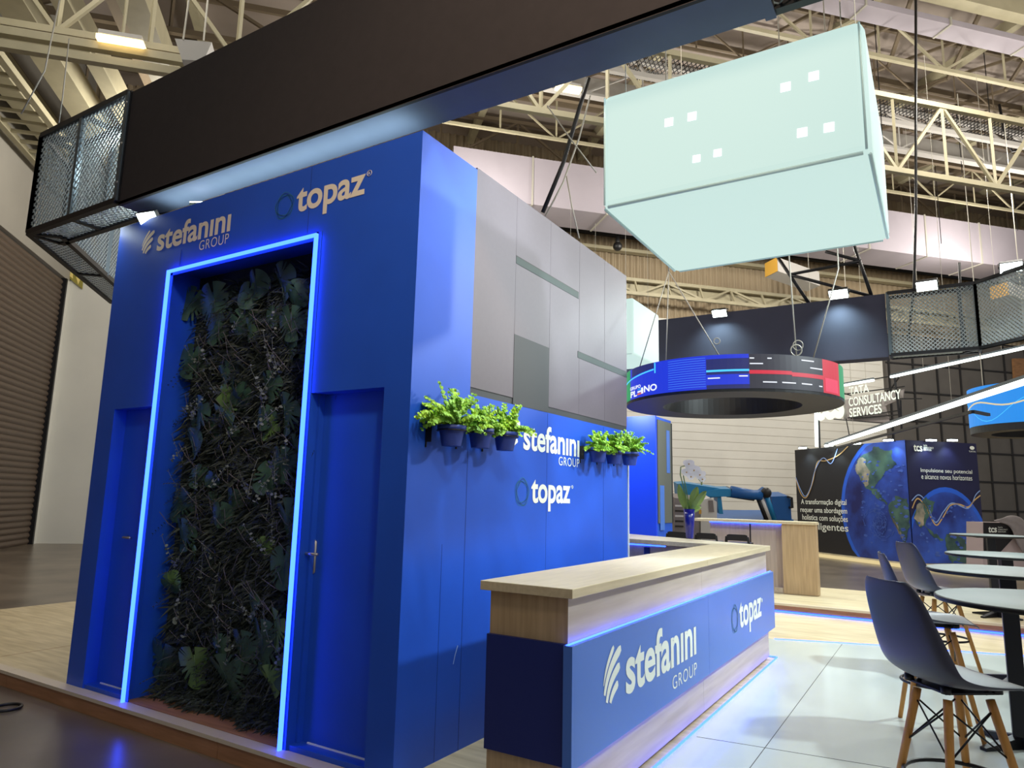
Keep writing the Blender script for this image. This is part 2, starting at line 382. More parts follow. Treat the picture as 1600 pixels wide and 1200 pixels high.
def lattice(name, label, u0, u1, v, zb, zt, step, mt, w=.14, kind='structure', dv=0):
    mb = MB().use(mt)
    mb.bar(H(u0, v, zb), H(u1, v, zb), w); mb.bar(H(u0, v+dv, zt), H(u1, v+dv, zt), w)
    u = u0; k = 0
    while u < u1-.01:
        a, b = (zb, zt) if k % 2 == 0 else (zt, zb); va, vb = (v, v+dv) if k % 2 == 0 else (v+dv, v)
        mb.bar(H(u, va, a), H(min(u1, u+step), vb, b), w*.55)
        mb.bar(H(u, v, zb), H(u, v+dv, zt), w*.5)
        u += step; k += 1
    return tag(mb.obj(name), label, 'roof truss', None, kind)
def ubeam(name, label, u, v0, v1, z, w, h, mt):
    mb = MB(); mb.hexa(hq(u-w/2, u+w/2, v0, v1, z, z+h)); return tag(mb.obj(name, mt), label, 'roof beam', None, 'structure')
# trusses across the hall
lattice('roof_truss', 'pale lattice girder above the dark fascia at the left', -9, 40, 6, 7.62, 9.1, 1.15, M['beam'], .10)
mb = MB(); 
for zq in (7.25, 7.06): mb.bar(H(-9, 5.6, zq), H(-2.6, 5.6, zq), .11)
tag(mb.obj('twin_rail', M['beam']), 'pair of beige rails behind the glowing tube lamp', 'roof rail', None, 'structure')
lattice('roof_truss', 'white lattice girder right of the lit cube, carrying wire mesh', 2, 40, 10, 11.45, 12.25, 2.15, M['beamw'], .12, dv=.6)
lattice('roof_truss', 'beige upper walkway truss right of the lit cube', 6, 40, 8.6, 12.1, 13.4, 1.9, M['beam'], .10)
lattice('roof_truss', 'brown truss in front of the corrugated wall', -8, 40, 17.2, 12.2, 14.0, 2.6, M['beamdk'], .12)
lattice('roof_truss', 'brown truss high over the far booths', -8, 40, 13.2, 12.6, 14.2, 3.1, M['beamdk'], .14)
lattice('roof_truss', 'beige walkway truss along the corrugated wall', 2, 40, VB-.9, 8.75, 9.35, 1.3, M['beam'], .12, dv=.3)
lattice('roof_truss', 'second pale girder just behind the white mesh girder', 2, 40, 11.3, 11.6, 12.5, 1.6, M['beamw'], .07)
lattice('roof_truss', 'thin brown truss high above the mesh girder', 4, 40, 11.0, 13.2, 14.1, 1.4, M['beamdk'], .07)
lattice('roof_truss', 'thin beige truss over the broad white duct', 2, 40, 14.2, 11.9, 13.2, 1.7, M['beam'], .08)
# wire mesh walkway on the white girder
mb = MB()
for k in range(150):
    u = 5+k*.12; mb.bar(H(u, 10.1, 12.15), H(u+.55, 10.6, 11.75), .016); mb.bar(H(u+.55, 10.1, 12.15), H(u, 10.6, 11.75), .016)
tag(mb.obj('walkway_mesh', M['blackp']), 'black wire mesh along the white roof girder', 'wire mesh', None, 'structure')
for k, (u, wd) in enumerate(((-7.75, .45), (-6.5, .55), (-5.6, .3), (-4.35, .5))):
    ubeam('hall_beam', ['broad beam nearest the left wall', 'wide pale beam running back over the shutter', 'narrow grey beam running back', 'pale beam left of the fascia corner'][k], u, -6, VB, 10.0, wd, .5, M['beam'])
mb = MB(); mb.hexa(hq(-8.3, -7.9, -6, VB, 10.6, 11.0)); mb.hexa(hq(-7.2, -6.85, -6, VB, 10.9, 11.4)); mb.hexa(hq(-5.3, -4.8, -6, VB, 11.0, 11.4))
tag(mb.obj('hall_beam_upper', M['beamdk']), 'dark beams above the pale beams', 'roof beam', None, 'structure')
# ladder-like louvre along the left wall
mb = MB()
for du in (0, 1.1): mb.bar(H(UL+.25+du, -4, 9.6), H(UL+.25+du, VB, 9.6), .14)
for k in range(34): v = 2+k*.5; mb.bar(H(UL+.25, v, 9.6), H(UL+1.35, v, 9.6), .07)
tag(mb.obj('wall_walkway', M['beam']), 'ladder-like steel walkway along the left wall', 'walkway', None, 'structure')
for k, (u0, v, z) in enumerate(((-7.2, 8, 9.75), (-6.9, 10, 9.75), (-4.9, 7.6, 9.8), (-7.9, 6.5, 9.7))):
    mb = MB(); mb.bar(H(u0, v, z), H(u0+1.5, v, z), .09); tag(mb.obj('cross_strut', M['beam']), 'short steel strut between hall beams', 'strut', 'short struts under the hall beams', 'structure')
# ducts
def duct(label, u0, u1, v, z0, z1, dv, mt):
    r = thing('air_duct', label, 'duct', H(u0, v, z0)); mb = MB(); mb.hexa(hq(u0, u1, v, v+dv, z0, z1)); mb.obj('casing', mt, r)
    u = u0+2.4; k = 0
    while u < u1 and k < 14:
        mb = MB(); mb.hexa(hq(u, u+.05, v-.03, v+dv, z0-.03, z1+.03)); mb.obj('flange', M['cable'], r); u += 2.4; k += 1
    return r
duct('broad white air duct along the back of the hall', 2.5, 40, 15, 10.15, 11.65, 1.4, M['duct'])
duct('white air duct at the top right edge of the photo', 6, 40, 8.0, 12.85, 13.0, .5, M['duct'])
ubeam2 = MB(); ubeam2.hexa(hq(3, 40, 12, 12.3, 12.1, 12.55)); tag(ubeam2.obj('cross_beam', M['beamw']), 'pale beam under the mesh girder', 'roof beam', None, 'structure')
mb = MB(); mb.hexa(hq(3, 40, 7.5, 7.8, 13.1, 13.5)); tag(mb.obj('cross_beam', M['beam']), 'beige beam above the top right duct', 'roof beam', None, 'structure')
mb = MB(); mb.hexa(hq(4, 40, VB-.35, VB-.05, 10.5, 10.62)); mb.hexa(hq(4, 40, VB-.35, VB-.05, 11.3, 11.38)); mb.hexa(hq(4, 40, VB-.3, VB-.05, 9.0, 9.4))
tag(mb.obj('wall_rail', M['beam']), 'horizontal rails on the corrugated wall', 'rail', None, 'structure')
mb = MB(); mb.tube([H(4, VB-.5, 11.0), H(40, VB-.5, 11.0)], .09); tag(mb.obj('water_pipe', M['blackp']), 'dark pipe along the corrugated wall', 'pipe')
for k in range(9):
    mb = MB(); u = 13+k*2.6; mb.bar(H(u, 11, 12.3), H(u+2.4, 13.2, 14.2), .1); mb.bar(H(u+4.6, 11, 12.4), H(u+2.4, 13.2, 14.2), .1)
    mb.bar(H(u, 13.2, 12.7), H(u+1.2, 17.2, 14), .1)
    tag(mb.obj('roof_brace', M['beamdk']), 'diagonal roof brace', 'brace', 'diagonal roof braces', 'structure')
for k in range(12):
    mb = MB(); u = 9+k*2.1; mb.bar(H(u, 6, 13.9), H(u+3.2, 11, 13.9), .09); mb.bar(H(u+3.2, 11, 13.9), H(u, 16, 13.9), .09); mb.bar(H(u+1.5, 8.6, 13.3), H(u+1.5, 11, 14.1), .07)
    tag(mb.obj('roof_brace', M['beamdk']), 'diagonal roof brace', 'brace', 'diagonal roof braces', 'structure')
for k in range(16):
    mb = MB(); u = 12+k*1.15; v = 9+(k*37 % 7); mb.tube([H(u, v, 14.3), H(u, v, 11.6 if k % 3 else 10.2)], .012, 5)
    tag(mb.obj('hanger_wire', M['blackp']), 'thin dark hanger wire below the roof', 'wire', 'hanger wires below the roof')
mb = MB(); mb.tube([H(17.6, 10.5, 13.0), H(17.7, 10.5, 12), H(17.9, 10.5, 11.6), H(18.8, 10.5, 11.9), H(19.3, 10.5, 12.9)], .035, 6)
tag(mb.obj('roof_cable', M['blackp']), 'black cable looping from the roof at right', 'cable')
# lamps under the roof
def tube_lamp(label, c, L, ax):
    r = thing('hall_lamp', label, 'lamp', c); c = Vector(c); ax = Vector(ax).normalized(); sx = ax.cross(Vector((0, 0, 1)))
    mb = MB(); mb.obox(c+Vector((0, 0, .07)), ax*(L/2-.02), sx*.10, (0, 0, .03)); mb.obj('housing', M['beamw'], r)
    mb = MB(); mb.obox(c, ax*L/2, sx*.10, (0, 0, .03)); mb.obj('tube', M['warmlens'], r)
    mb = MB(); mb.bar(c+Vector((0, 0, .1)), c+Vector((0, 0, .9)), .03); mb.obj('hanger', M['beam'], r)
p = onV(190, 68, 5.55); tube_lamp('glowing orange tube lamp above the left end of the fascia', p, .56, D1)
p = onV(888, 139, 9); tube_lamp('glowing tube lamp just under the fascia beside the lit cube', p, .55, D1)
p = onV(1397, 412, 17); tube_lamp('square warm lamp below the broad duct', p, .7, D1)
for (x0, y0, x1, y1, v, lb, dz) in ((1215, 402, 1280, 425, 16, 'boxy lamp shade seen under the lit cube', .5), (1575, 440, 1640, 460, 15, 'yellow-lit lamp shade at the right edge behind the netting', .5)):
    r = thing('lamp_shade_box', lb, 'lamp', onV(x0, y0, v)); a = onV(x0, y0, v); b = onV(x1, y1, v)
    mb = MB(); mb.prism([a, b, b-Vector((0, 0, dz)), a-Vector((0, 0, dz))], D2*.7); mb.obj('shade', M['beamw'], r)
    mb = MB(); mb.prism([a-D1*.02, a-D1*.02+D2*.7, a-D1*.02+D2*.7-Vector((0, 0, dz)), a-D1*.02-Vector((0, 0, dz))], -D1*.01); mb.obj('reflector', M['orange'], r)
# white hanging panel near the top left
r = thing('ceiling_baffle', 'white trapezoid panel hanging behind the fascia at top', 'panel', onV(300, 75, 5))
q = [onV(*p_, 5) for p_ in ((273, 60), (331, 66), (318, 95), (284, 93))]
mb = MB(); mb.prism(q, D2*.25); mb.obj('panel_body', M['beamw'], r)
mb = MB(); mb.tube([q[0]+D1*.1, q[0]+D1*.15+Vector((0, 0, 2))], .012, 5); mb.tube([q[1]-D1*.1, q[1]-D1*.1+Vector((0, 0, 2))], .012, 5); mb.obj('hanging_wire', M['cable'], r)
# hoist ball
r = thing('hoist_hook', 'black hoist ball hanging before the corrugated wall', 'hoist', onV(965, 385, 17))
c = onV(965, 385, 17); mb = MB(); mb.sphere(c, .16); mb.obj('ball', M['blackp'], r)
mb = MB(); mb.tube([c, c+Vector((0, 0, .35))], .08, 8); mb.obj('hook_block', M['blackp'], r)
mb = MB(); mb.tube([c+D1*.05+Vector((0, 0, .3)), c+D1*.2+Vector((0, 0, 3.6))], .014, 5); mb.tube([c-D1*.05+Vector((0, 0, .3)), c-D1*.25+Vector((0, 0, 3.6))], .014, 5); mb.obj('chain', M['blackp'], r)
# sign on the left corner
q = [onV(*p_, VB-.02) for p_ in ((104, 405), (131, 427), (129, 452), (106, 433))]
r = thing('wall_sign', 'olive sign with pale symbol and arrow at the shutter corner', 'sign', q[0])
mb = MB(); mb.prism(q, -D2*.05); mb.obj('sign_plate', M['sign'], r)
lf = lambda a, b: q[0].lerp(q[1], a).lerp(q[3].lerp(q[2], a), b)-D2*.06
mb = MB(); mb.poly([lf(.12, .2), lf(.4, .25), lf(.4, .85), lf(.12, .85)]); mb.poly([lf(.55, .45), lf(.92, .3), lf(.74, .95)]); mb.obj('symbol', M['signy'], r)

# ================================================================== BOOTH PLATFORM
pl = thing('booth_platform', 'pale wood exhibition platform under the blue tower and counter', 'platform', (3, 3, FZ))
mb = MB(); mb.box((-.06, -7, FZ), (7.5, 7.3, 0)); mb.obj('deck', M['deck'], pl)
up_ = thing('upper_platform', 'raised wood step behind the white floor, with blue light line', 'platform', (8.7, 0, FZ))
mb = MB(); mb.box((7.5, -7, FZ), (9.9, 7.3, .12)); mb.obj('deck', M['deck'], up_)
mb = MB(); mb.box((7.44, -7, .095), (7.5, 7.3, .125)); mb.obj('step_nosing', M['trim'], up_)
mb = MB(); mb.box((7.47, -6, .03), (7.499, 7, .095)); mb.obj('step_riser', M['riser'], up_)
mb = MB(); mb.box((7.46, -6, .004), (7.48, 7, .018)); tag(mb.obj('step_light_strip', M['ledsoft'], up_), 'blue light strip along the step')
for k, (y0, y1) in enumerate(((-7, -1.4), (-1.39, 1.308), (1.312, 4.0), (4.004, 7.3))):
    mb = MB(); mb.box((-.082, y0, FZ), (-.061, y1, -.022)); tag(mb.obj('riser_board', M['riser'], pl), 'tan riser board')
    mb = MB(); mb.box((-.095, y0, -.021), (-.0, y1, .003)); tag(mb.obj('edge_trim', M['trim'], pl), 'pale edge trim')
mb = MB(); mb.box((.02, 4.6, .0005), (5, 4.604, .0015)); mb.obj('board_joint', M['riser'], pl)
# cable ring on floor
mb = MB(); mb.torus((-.35, 3.35, FZ+.015), (1, 0, 0), (0, 1, 0), .09, .012, 24, 6); tag(mb.obj('cable_coil', M['blackp']), 'small black cable coil on the floor by the platform', 'cable')
# inset glossy white floor
edge = [Vector((5.30, -.3, 0)), onZ(1210, 999, 0), onZ(1372, 1008.8, 0), onZ(1547, 1022, 0), Vector((6.6, -4.6, 0)), Vector((7.0, -6.5, 0))]
wf = thing('white_floor', 'glossy white tiled floor laid in front of the counter', 'floor', (3, -3, 0))
top = [Vector((-.04, -6.5, 0)), Vector((-.04, -1.06, 0)), Vector((4.39, -1.06, 0)), Vector((4.39, -.3, 0))]+edge
mb = MB(); mb.prism([p+Vector((0, 0, .004)) for p in top][::-1], (0, 0, -.003)); mb.obj('tile_surface', M['wfloor'], wf)
mb = MB()
for Yj in (-1.508, -3.0): mb.box((-.03, Yj-.002, .004), (5.55, Yj+.002, .0052))
for X0 in (1.87,): mb.obox((X0+.08, -3.7, .0046), (.002, 0, 0), (.3, -2.6, 0), (0, 0, .0006))
mb.obj('tile_joints', M['joint'], wf)
mb = MB(); mb.box((-.04, -1.066, .004), (4.40, -1.056, .014)); mb.box((4.392, -1.066, .004), (4.402, -.4, .014))
tag(mb.obj('counter_light_strip', M['ledsoft'], wf), 'blue light strip beside the counter')
mb = MB()
for a, b in zip(edge[1:], edge[2:]): mb.bar(a+Vector((0, 0, .006)), b+Vector((0, 0, .006)), .014, .006)
tag(mb.obj('far_light_strip', M['ledsoft'], wf), 'blue light strip at the far edge')

# ================================================================== BLUE TOWER
W_, H_, L_ = 3.2594, 3.66, 3.2125
tw = thing('booth_tower', 'tall blue booth tower with two doors and white lettering', 'booth', (1.6, 1.6, 0))
y_l0, y_l1, z_l = .8373, 2.4535, 3.1425     # portal of the plant wall
yd0, yd1, zd = .2, .805, 2.1                 # right door
ye0, ye1 = 2.50, 3.03                       # left door
RD, RP = .10, .30
mb = MB()
def fr(y0, y1, z0, z1): mb.box((0, y0, z0), (.06, y1, z1))
fr(0, yd0, 0, H_); fr(yd0, yd1, zd, H_); fr(yd1, y_l0-.03, 0, H_); fr(y_l0-.03, y_l1+.03, z_l+.03, H_); fr(y_l1+.03, ye0, 0, H_); fr(ye0, ye1, zd, H_); fr(ye1, W_, 0, H_)
for a, b in ((yd0, yd1), (ye0, ye1)):  # door reveals and sills
    mb.box((.06, a-.02, 0), (RD+.02, a, zd)); mb.box((.06, b, 0), (RD+.02, b+.02, zd)); mb.box((.06, a, zd), (RD+.02, b, zd+.02)); mb.box((0.012, a, 0), (RD, b, .03))
mb.box((.06, y_l0-.05, 0), (RP+.05, y_l0-.03, H_)); mb.box((.06, y_l1+.03, 0), (RP+.05, y_l1+.05, H_)); mb.box((.06, y_l0-.03, z_l+.03), (RP+.05, y_l1+.03, z_l+.05))
fp = mb.obj('front_wall', M['paint'], tw)
# narrow panel seams on the front
for lo_, hi_ in (((-.0015, 2.352, z_l+.04), (0, 2.355, H_-.35)), ((-.0015, .95, z_l+.04), (0, .952, H_))): mb = MB(); mb.box(lo_, hi_); mb.obj('wall_seam', M['navy'], tw)
mb = MB(); mb.box((.06, 0, 0), (L_, .06, 2.128)); mb.box((.06, 0, 2.128), (.585, .06, H_)); mb.box((.585, .03, 2.128), (L_, .06, H_+.01)); sw = mb.obj('side_wall', M['paint'], tw)
for xa, xb_, zt9 in ((.3485, .3500, 1.2), (.579, .5815, 2.12), (1.62, 1.6212, 2.12), (2.66, 2.6612, 2.12)): mb = MB(); mb.box((xa, -.0012, 0), (xb_, 0, zt9)); mb.obj('wall_seam', M['navy'], tw)
mb = MB(); mb.box((.06, W_-.06, 0), (L_, W_, H_)); mb.box((L_-.06, .06, 0), (L_, W_-.06, H_)); mb.obj('rear_walls', M['paint'], tw)
mb = MB(); mb.box((.06, .06, H_-.06), (L_-.06, W_-.06, H_-.01)); mb.obj('top_cap', M['blackp'], tw)
mb = MB(); mb.box((L_, -.012, 0), (L_+.012, .05, 2.128)); tag(mb.obj('end_edge_strip', M['white'], tw), 'thin white edge at the far end')
mb = MB(); mb.tube([(.50, -.002, .50), (.515, -.003, .55), (.54, -.002, .60)], .0025, 5); mb.obj('scuff_mark', M['line_b'], tw)
# doors
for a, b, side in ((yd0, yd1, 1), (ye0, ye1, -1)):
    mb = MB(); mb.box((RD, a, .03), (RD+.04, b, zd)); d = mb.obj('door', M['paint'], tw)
    mb = MB(); mb.box((RD-.012, a+.005, .028), (RD-.004, b-.07, .038)); tag(mb.obj('door_foot_strip', M['white'], d), 'pale strip at the door foot')  # white strip along the foot of each door
    yh = .812 if side > 0 else 2.80
    if side > 0:
        mb = MB(); mb.smooth = True; mb.prism([(RD-.006, yh-.02+.02*math.cos(t*PI/8), 1.175+.02*math.sin(t*PI/8)) for t in range(9)]+[(RD-.006, yh-.02+.02*math.cos(PI+t*PI/8), 1.01+.02*math.sin(PI+t*PI/8)) for t in range(9)], (.006, 0, 0))
        tag(mb.obj('handle_plate', M['steel'], d), 'steel handle plate')
        mb = MB(); mb.torus((RD-.01, yh, 1.045), (0, 1, 0), (0, 0, 1), .013, .004, 16, 6); mb.obj('key_cylinder', M['steel'], d)
    mb = MB(); mb.tube([(RD, yh, 1.115), (RD-.05, yh, 1.115), (RD-.058, yh-.012, 1.115), (RD-.06, yh-.115, 1.115)], .009, 10); tag(mb.obj('door_handle', M['steel'], d), 'steel lever handle')
# LED portal frame
mb = MB(); t_ = .0085
mb.box((-.034, y_l0-t_, 0), (-.012, y_l0+t_, z_l+t_)); mb.box((-.034, y_l1-t_, 0), (-.012, y_l1+t_, z_l+t_)); mb.box((-.034, y_l0+t_, z_l-t_), (-.012, y_l1-t_, z_l+t_))
tag(mb.obj('portal_light_strip', M['led'], tw), 'glowing blue light strip around the plant wall')
mb = MB(); t_ = .028
mb.box((-.010, y_l0-.008, 0), (.004, y_l0+.008, z_l)); mb.box((-.004, y_l0-t_, 0), (.004, y_l0+t_, z_l+t_)); mb.box((-.004, y_l1-t_, 0), (.004, y_l1+t_, z_l+t_)); mb.box((-.004, y_l0, z_l-t_), (.004, y_l1, z_l+t_)); mb.obj('portal_light_channel', M['paint'], tw)
# lettering: front
FA = lambda a, b: Vector((-.003, a, b))
mb = MB().use(M['cream']); text(mb, 'stefanını', FA, 2.685, 3.350, 1.772, 3.548, .024); text(mb, 'GROUP', FA, 2.125, 3.262, 1.778, 3.338, -.004, 1.1); mb.obj('lettering', None, tw)
mb = MB().use(M['cream']); swoosh(mb, FA, 2.897, 3.362, 2.737, 3.548); mb.obj('swoosh_emblem', None, tw)
mb = MB().use(M['cream']); text(mb, 'topaz', FA, 1.077, 3.287, .447, 3.520, .024); text(mb, 'R', FA, .427, 3.472, .409, 3.490)
mb.torus((-.003, .418, 3.481), (0, 1, 0), (0, 0, 1), .019, .002, 20, 4); mb.obj('lettering', None, tw)
rings('ring_emblem', tw, FA, 1.197, 3.425, .094, .096)
SA = lambda a, b: Vector((a, -.003, b))
mb = MB().use(M['white']); text(mb, 'stefanını', SA, 1.262, 1.820, 2.170, 2.022, .024); text(mb, 'GROUP', SA, 1.808, 1.738, 2.172, 1.806, -.004, 1.1); mb.obj('lettering', None, tw)
mb = MB().use(M['white']); swoosh(mb, SA, 1.05, 1.825, 1.215, 2.02); mb.obj('swoosh_emblem', None, tw)
mb = MB().use(M['white']); text(mb, 'topaz', SA, 1.387, 1.384, 2.012, 1.615, .024); mb.torus((2.046, -.003, 1.575), (1, 0, 0), (0, 0, 1), .012, .003, 16, 4); mb.obj('lettering', None, tw)
rings('ring_emblem', tw, SA, 1.26, 1.52, .096, .098)

# LED screen on the side wall
sc_ = thing('led_screen', 'switched-off mauve grey screen wall on the side of the tower', 'screen', (1.9, 0, 2.2))
x0, x1, z0, z1 = .585, 3.205, 2.175, 3.675
mb = MB(); mb.box((x0, .0, z0), (x1, .03, z1)); mb.obj('tile_face', M['screen'], sc_)
mb = MB(); mb.box((x0, .004, 2.128), (x1, .03, z0)); mb.obj('bottom_gap', M['gap'], sc_)
mb = MB(); mb.box((1.11, -.002, 3.163), (2.138, 0, 3.222)); mb.box((2.130, -.002, 2.652), (x1, 0, 2.708)); tag(mb.obj('missing_strip', M['gap2'], sc_), 'grey-green strip where tiles are missing')
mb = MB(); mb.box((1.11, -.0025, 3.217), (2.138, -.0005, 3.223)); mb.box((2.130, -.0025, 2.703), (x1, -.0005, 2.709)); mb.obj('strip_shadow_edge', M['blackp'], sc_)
mb = MB(); mb.box((1.108, -.002, 2.129), (1.628, 0, 2.635)); tag(mb.obj('blank_tile', M['gap'], sc_), 'plain darker tile')
mb = MB()
for k in range(1, 5): mb.box((x0+k*.524-.001, -.0008, z0), (x0+k*.524+.001, 0, z1))
mb.obj('tile_seams', M['seam'], sc_)

# ================================================================== PLANT WALL
gw = thing('plant_wall', 'dark leafy plant wall inside the glowing blue portal', 'plant wall', (RP, 1.65, 0))
mb = MB(); mb.box((RP-.03, y_l0-.03, 0), (RP+.02, y_l1+.03, z_l+.03)); mb.obj('backing_panel', M['moss2'], gw)
mb = MB(); mb.box((.005, y_l0-.02, .001), (RP-.03, y_l1+.02, .005)); tag(mb.obj('floor_board', M['riser'], gw), 'tan board under the moss')
gy0, gy1 = y_l0+.05, y_l1-.10
def blade(mb, p, d, L, w, bend):
    d = Vector(d).normalized(); s = d.cross(Vector((-1, .2, .1))).normalized()*w; g = Vector((0, 0, -bend*L))
    mid = p+d*L*.55+g*.3; tip = p+d*L+g
    mb.add([p-s*.4, p+s*.4, mid+s, tip, mid-s], [(0, 1, 2, 3, 4)])
mo = MB()
for i in range(9000):
    mo.use(M['moss'] if random.random() < .55 else M['moss2'])
    p = Vector((RP-.03, random.uniform(gy0-.03, gy1+.05), random.uniform(.03, z_l-.08)))
    d = Vector((-random.uniform(.3, 1.2), random.uniform(-1, 1), random.uniform(-.8, 1)))
    blade(mo, p, d, random.uniform(.05, .17), random.uniform(.004, .011), random.uniform(.1, .7))
for i in range(380):   # feathery conifer sprigs
    mo.use(M['moss2'] if i % 3 else M['moss'])
    p = Vector((RP-.05, random.uniform(gy0, gy1), random.uniform(.1, z_l-.15)))
    d = Vector((-random.uniform(.25, .8), random.uniform(-.8, .8), random.uniform(-.7, 1))).normalized(); L = random.uniform(.14, .3); s = d.cross(Vector((-1, 0, .2))).normalized()
    for k in range(12):
        t = k/12; q = p+d*L*t-Vector((0, 0, .12*t*t)); l = .05*(1-t*.7)
        for sg in (-1, 1): blade(mo, q, d*.6+s*sg, l, .004, .2)
for i in range(1500):  # moss spilling on the deck
    y = random.uniform(y_l0+.03, y_l1-.05); mo.use(M['moss'])
    f = .16+.06*math.sin(y*9)+.04*math.sin(y*23)
    x = random.uniform(.05+f*.55, RP)
    blade(mo, Vector((x, y, random.uniform(0.0, .12*(x-.02)/.3+.02))), (-random.uniform(.2, 1), random.uniform(-1, 1), random.uniform(-.1, .8)), random.uniform(.05, .1), .008, .5)
tag(mo.obj('moss_foliage', None, gw), 'dense dark moss and conifer fronds', kind='stuff')
tw_ = MB()
for i in range(190):
    p = Vector((RP-.06, random.uniform(gy0, gy1), random.uniform(.3, z_l-.5))); q = p+Vector((-random.uniform(.05, .16), random.uniform(-.12, .12), random.uniform(.08, .24)))
    tw_.tube([p, (p+q)/2+Vector((-.02, random.uniform(-.03, .03), 0)), q], .0022, 4)
tag(tw_.obj('twigs', M['twig'], gw), 'thin grey twigs', kind='stuff')
def monstera(sz, mt, cuts=True):
    """heart-shaped leaf, stalk at the origin, tip along +z, with slits between the lobes"""
    mb = MB().use(mt); mb.smooth = True; n = 72
    def bend(v): return v+Vector((.5*v.y*v.y/sz-.25*max(0, v.z)**2/sz, 0, 0))
    ring = []
    for i in range(n+1):
        a = -PI*.95+2*PI*.95*i/n; r = sz*(.60+.40*math.cos(a*.5)**1.5)
        if cuts and .35 < abs(a) < 2.2 and (abs(a)*4.2) % 1 < .2: r *= .52
        ring.append((a, r))
    for (a, r), (a2, r2) in zip(ring, ring[1:]):
        P = [bend(Vector((0, rr*t*math.sin(aa)*.88, rr*t*math.cos(aa)-.05*sz))) for aa, rr in ((a, r), (a2, r2)) for t in (0, .35, .7, 1)]
        mb.add(P, [(0, 1, 5), (1, 2, 6, 5), (2, 3, 7, 6)])
    mb.tube([(.004, 0, -.3*sz), (-.002, 0, 0), bend(Vector((-.003, 0, .85*sz)))], [.003, .0025, .001], 5)
    return mb
protos = [monstera(.19, M['monst']), monstera(.15, M['monst2']), monstera(.13, M['monst'], False), monstera(.16, M['monst'])]
lp = []
def leaf_at(k, y, z, x=.19, roll=0, tilt=.4, sc=1.0):
    if len(lp) <= k: pass
    me = LEAFM[k]; o = bpy.data.objects.new('leaf', me); COL.objects.link(o); o.parent = gw
    o.location = (x-RP, y-1.65, z); o.rotation_euler = (roll, -tilt, random.uniform(-.5, .5)); o.scale = (sc,)*3
    return o
LEAFM = []
for pm in protos:
    me = bpy.data.meshes.new('leaf'); me.from_pydata([tuple(v) for v in pm.v], [], pm.f)
    for mm in pm.mats: me.materials.append(mm)
    me.polygons.foreach_set('use_smooth', [True]*len(pm.f)); LEAFM.append(me)
def lpx(k, px, py, roll, tilt=.4, sc=1, x=.17): p = onX(px, py, x); leaf_at(k, p.y, p.z, x, roll, tilt, sc)
for a in ((0, 335, 470, PI-.2, .2, 1.2), (2, 388, 458, PI+.3, .2, 1), (3, 300, 470, PI+.6, .2, 1.1), (0, 440, 440, PI-.4, .3, 1.1), (2, 400, 440, PI, .3, 1.1), (2, 465, 455, PI-.7, .3, 1),
          (1, 350, 640, 2.2, .3, 1.1), (0, 365, 618, 1.2, .3, 1), (0, 445, 640, PI, .3, 1), (3, 455, 500, PI, .3, 1), (0, 310, 640, PI, .2, .9), (2, 300, 690, PI-.5, .3, 1.2),
          (0, 280, 780, PI+.5, .3, 1), (3, 285, 830, PI, .3, 1), (2, 345, 800, PI, .3, .9), (0, 450, 810, PI-.3, .3, 1.1), (3, 445, 880, PI, .2, 1.1), (2, 420, 765, PI/2, .3, .8),
          (1, 430, 975, PI, .3, 1.2), (2, 265, 910, PI-1, .3, .8), (1, 268, 908, PI-1.3, .3, .7), (0, 410, 1000, PI, .3, 1.2), (1, 305, 1035, PI, .5, 1.35), (0, 255, 1025, PI+.4, .5, 1.1), (0, 350, 1050, PI-.4, .5, 1.1), (1, 420, 1060, PI-.6, .4, .9), (0, 380, 1010, PI, .4, 1), (3, 440, 720, PI, .3, 1), (0, 300, 560, PI+.4, .3, .9), (3, 420, 600, PI-.2, .3, .9)):
    lpx(*a)
for i in range(48): leaf_at(random.randrange(4), random.uniform(gy0+.05, gy1-.05), random.uniform(.3, 2.9), random.uniform(.17, .24), random.uniform(2.2, 4.1), random.uniform(.1, .6), random.uniform(.5, .9))
def sprig():
    mb = MB().use(M['euca']); pts = [Vector((-.02-.05*t, .04*math.sin(t*2), -.16+.34*t)) for t in [i/7 for i in range(8)]]
    mb.tube(pts, .002, 4)
    for i, p in enumerate(pts):
        for sg in (-1, 1):
            n = 7; r = .021*(1-.06*i)*random.uniform(.6, 1.1); c = p+Vector((random.uniform(-.02, .012), sg*r*.9, random.uniform(-.012, .012))); tl = random.uniform(-1.3, 1.3)
            if random.random() < .25: continue
            mb.poly([c+Vector((r*math.sin(2*PI*j/n)*math.sin(tl), r*math.cos(2*PI*j/n), r*math.sin(2*PI*j/n)*math.cos(tl))) for j in range(n)])
    return mb
ms = sprig(); sm_ = bpy.data.meshes.new('eucalyptus_sprig'); sm_.from_pydata([tuple(v) for v in ms.v], [], ms.f); sm_.materials.append(M['euca'])
spots = [(330, 610), (430, 745), (425, 770), (440, 690), (345, 745), (380, 745), (400, 752), (415, 760), (420, 620), (425, 660), (268, 740), (270, 690), (268, 720), (325, 880), (300, 850), (430, 560), (432, 540), (310, 650), (440, 500), (265, 860), (390, 960), (300, 965), (350, 965), (365, 985), (430, 800), (425, 830), (340, 920), (280, 960), (415, 590), (330, 570), (380, 500)]
for i in range(46):
    px, py = spots[i] if i < len(spots) else (random.uniform(285, 455), random.uniform(470, 1040)); px += random.uniform(-8, 8); py += random.uniform(-14, 14)
    p = onX(px, py, .17); o = bpy.data.objects.new('eucalyptus_sprig', sm_); COL.objects.link(o); o.parent = gw
    o.location = (.17-RP, max(gy0, min(gy1, p.y))-1.65, p.z); o.rotation_euler = (random.uniform(-1.0, 1.0), random.uniform(-.5, .5), random.uniform(-1.2, 1.2)); s_ = random.uniform(.5, .92); o.scale = (s_,)*3

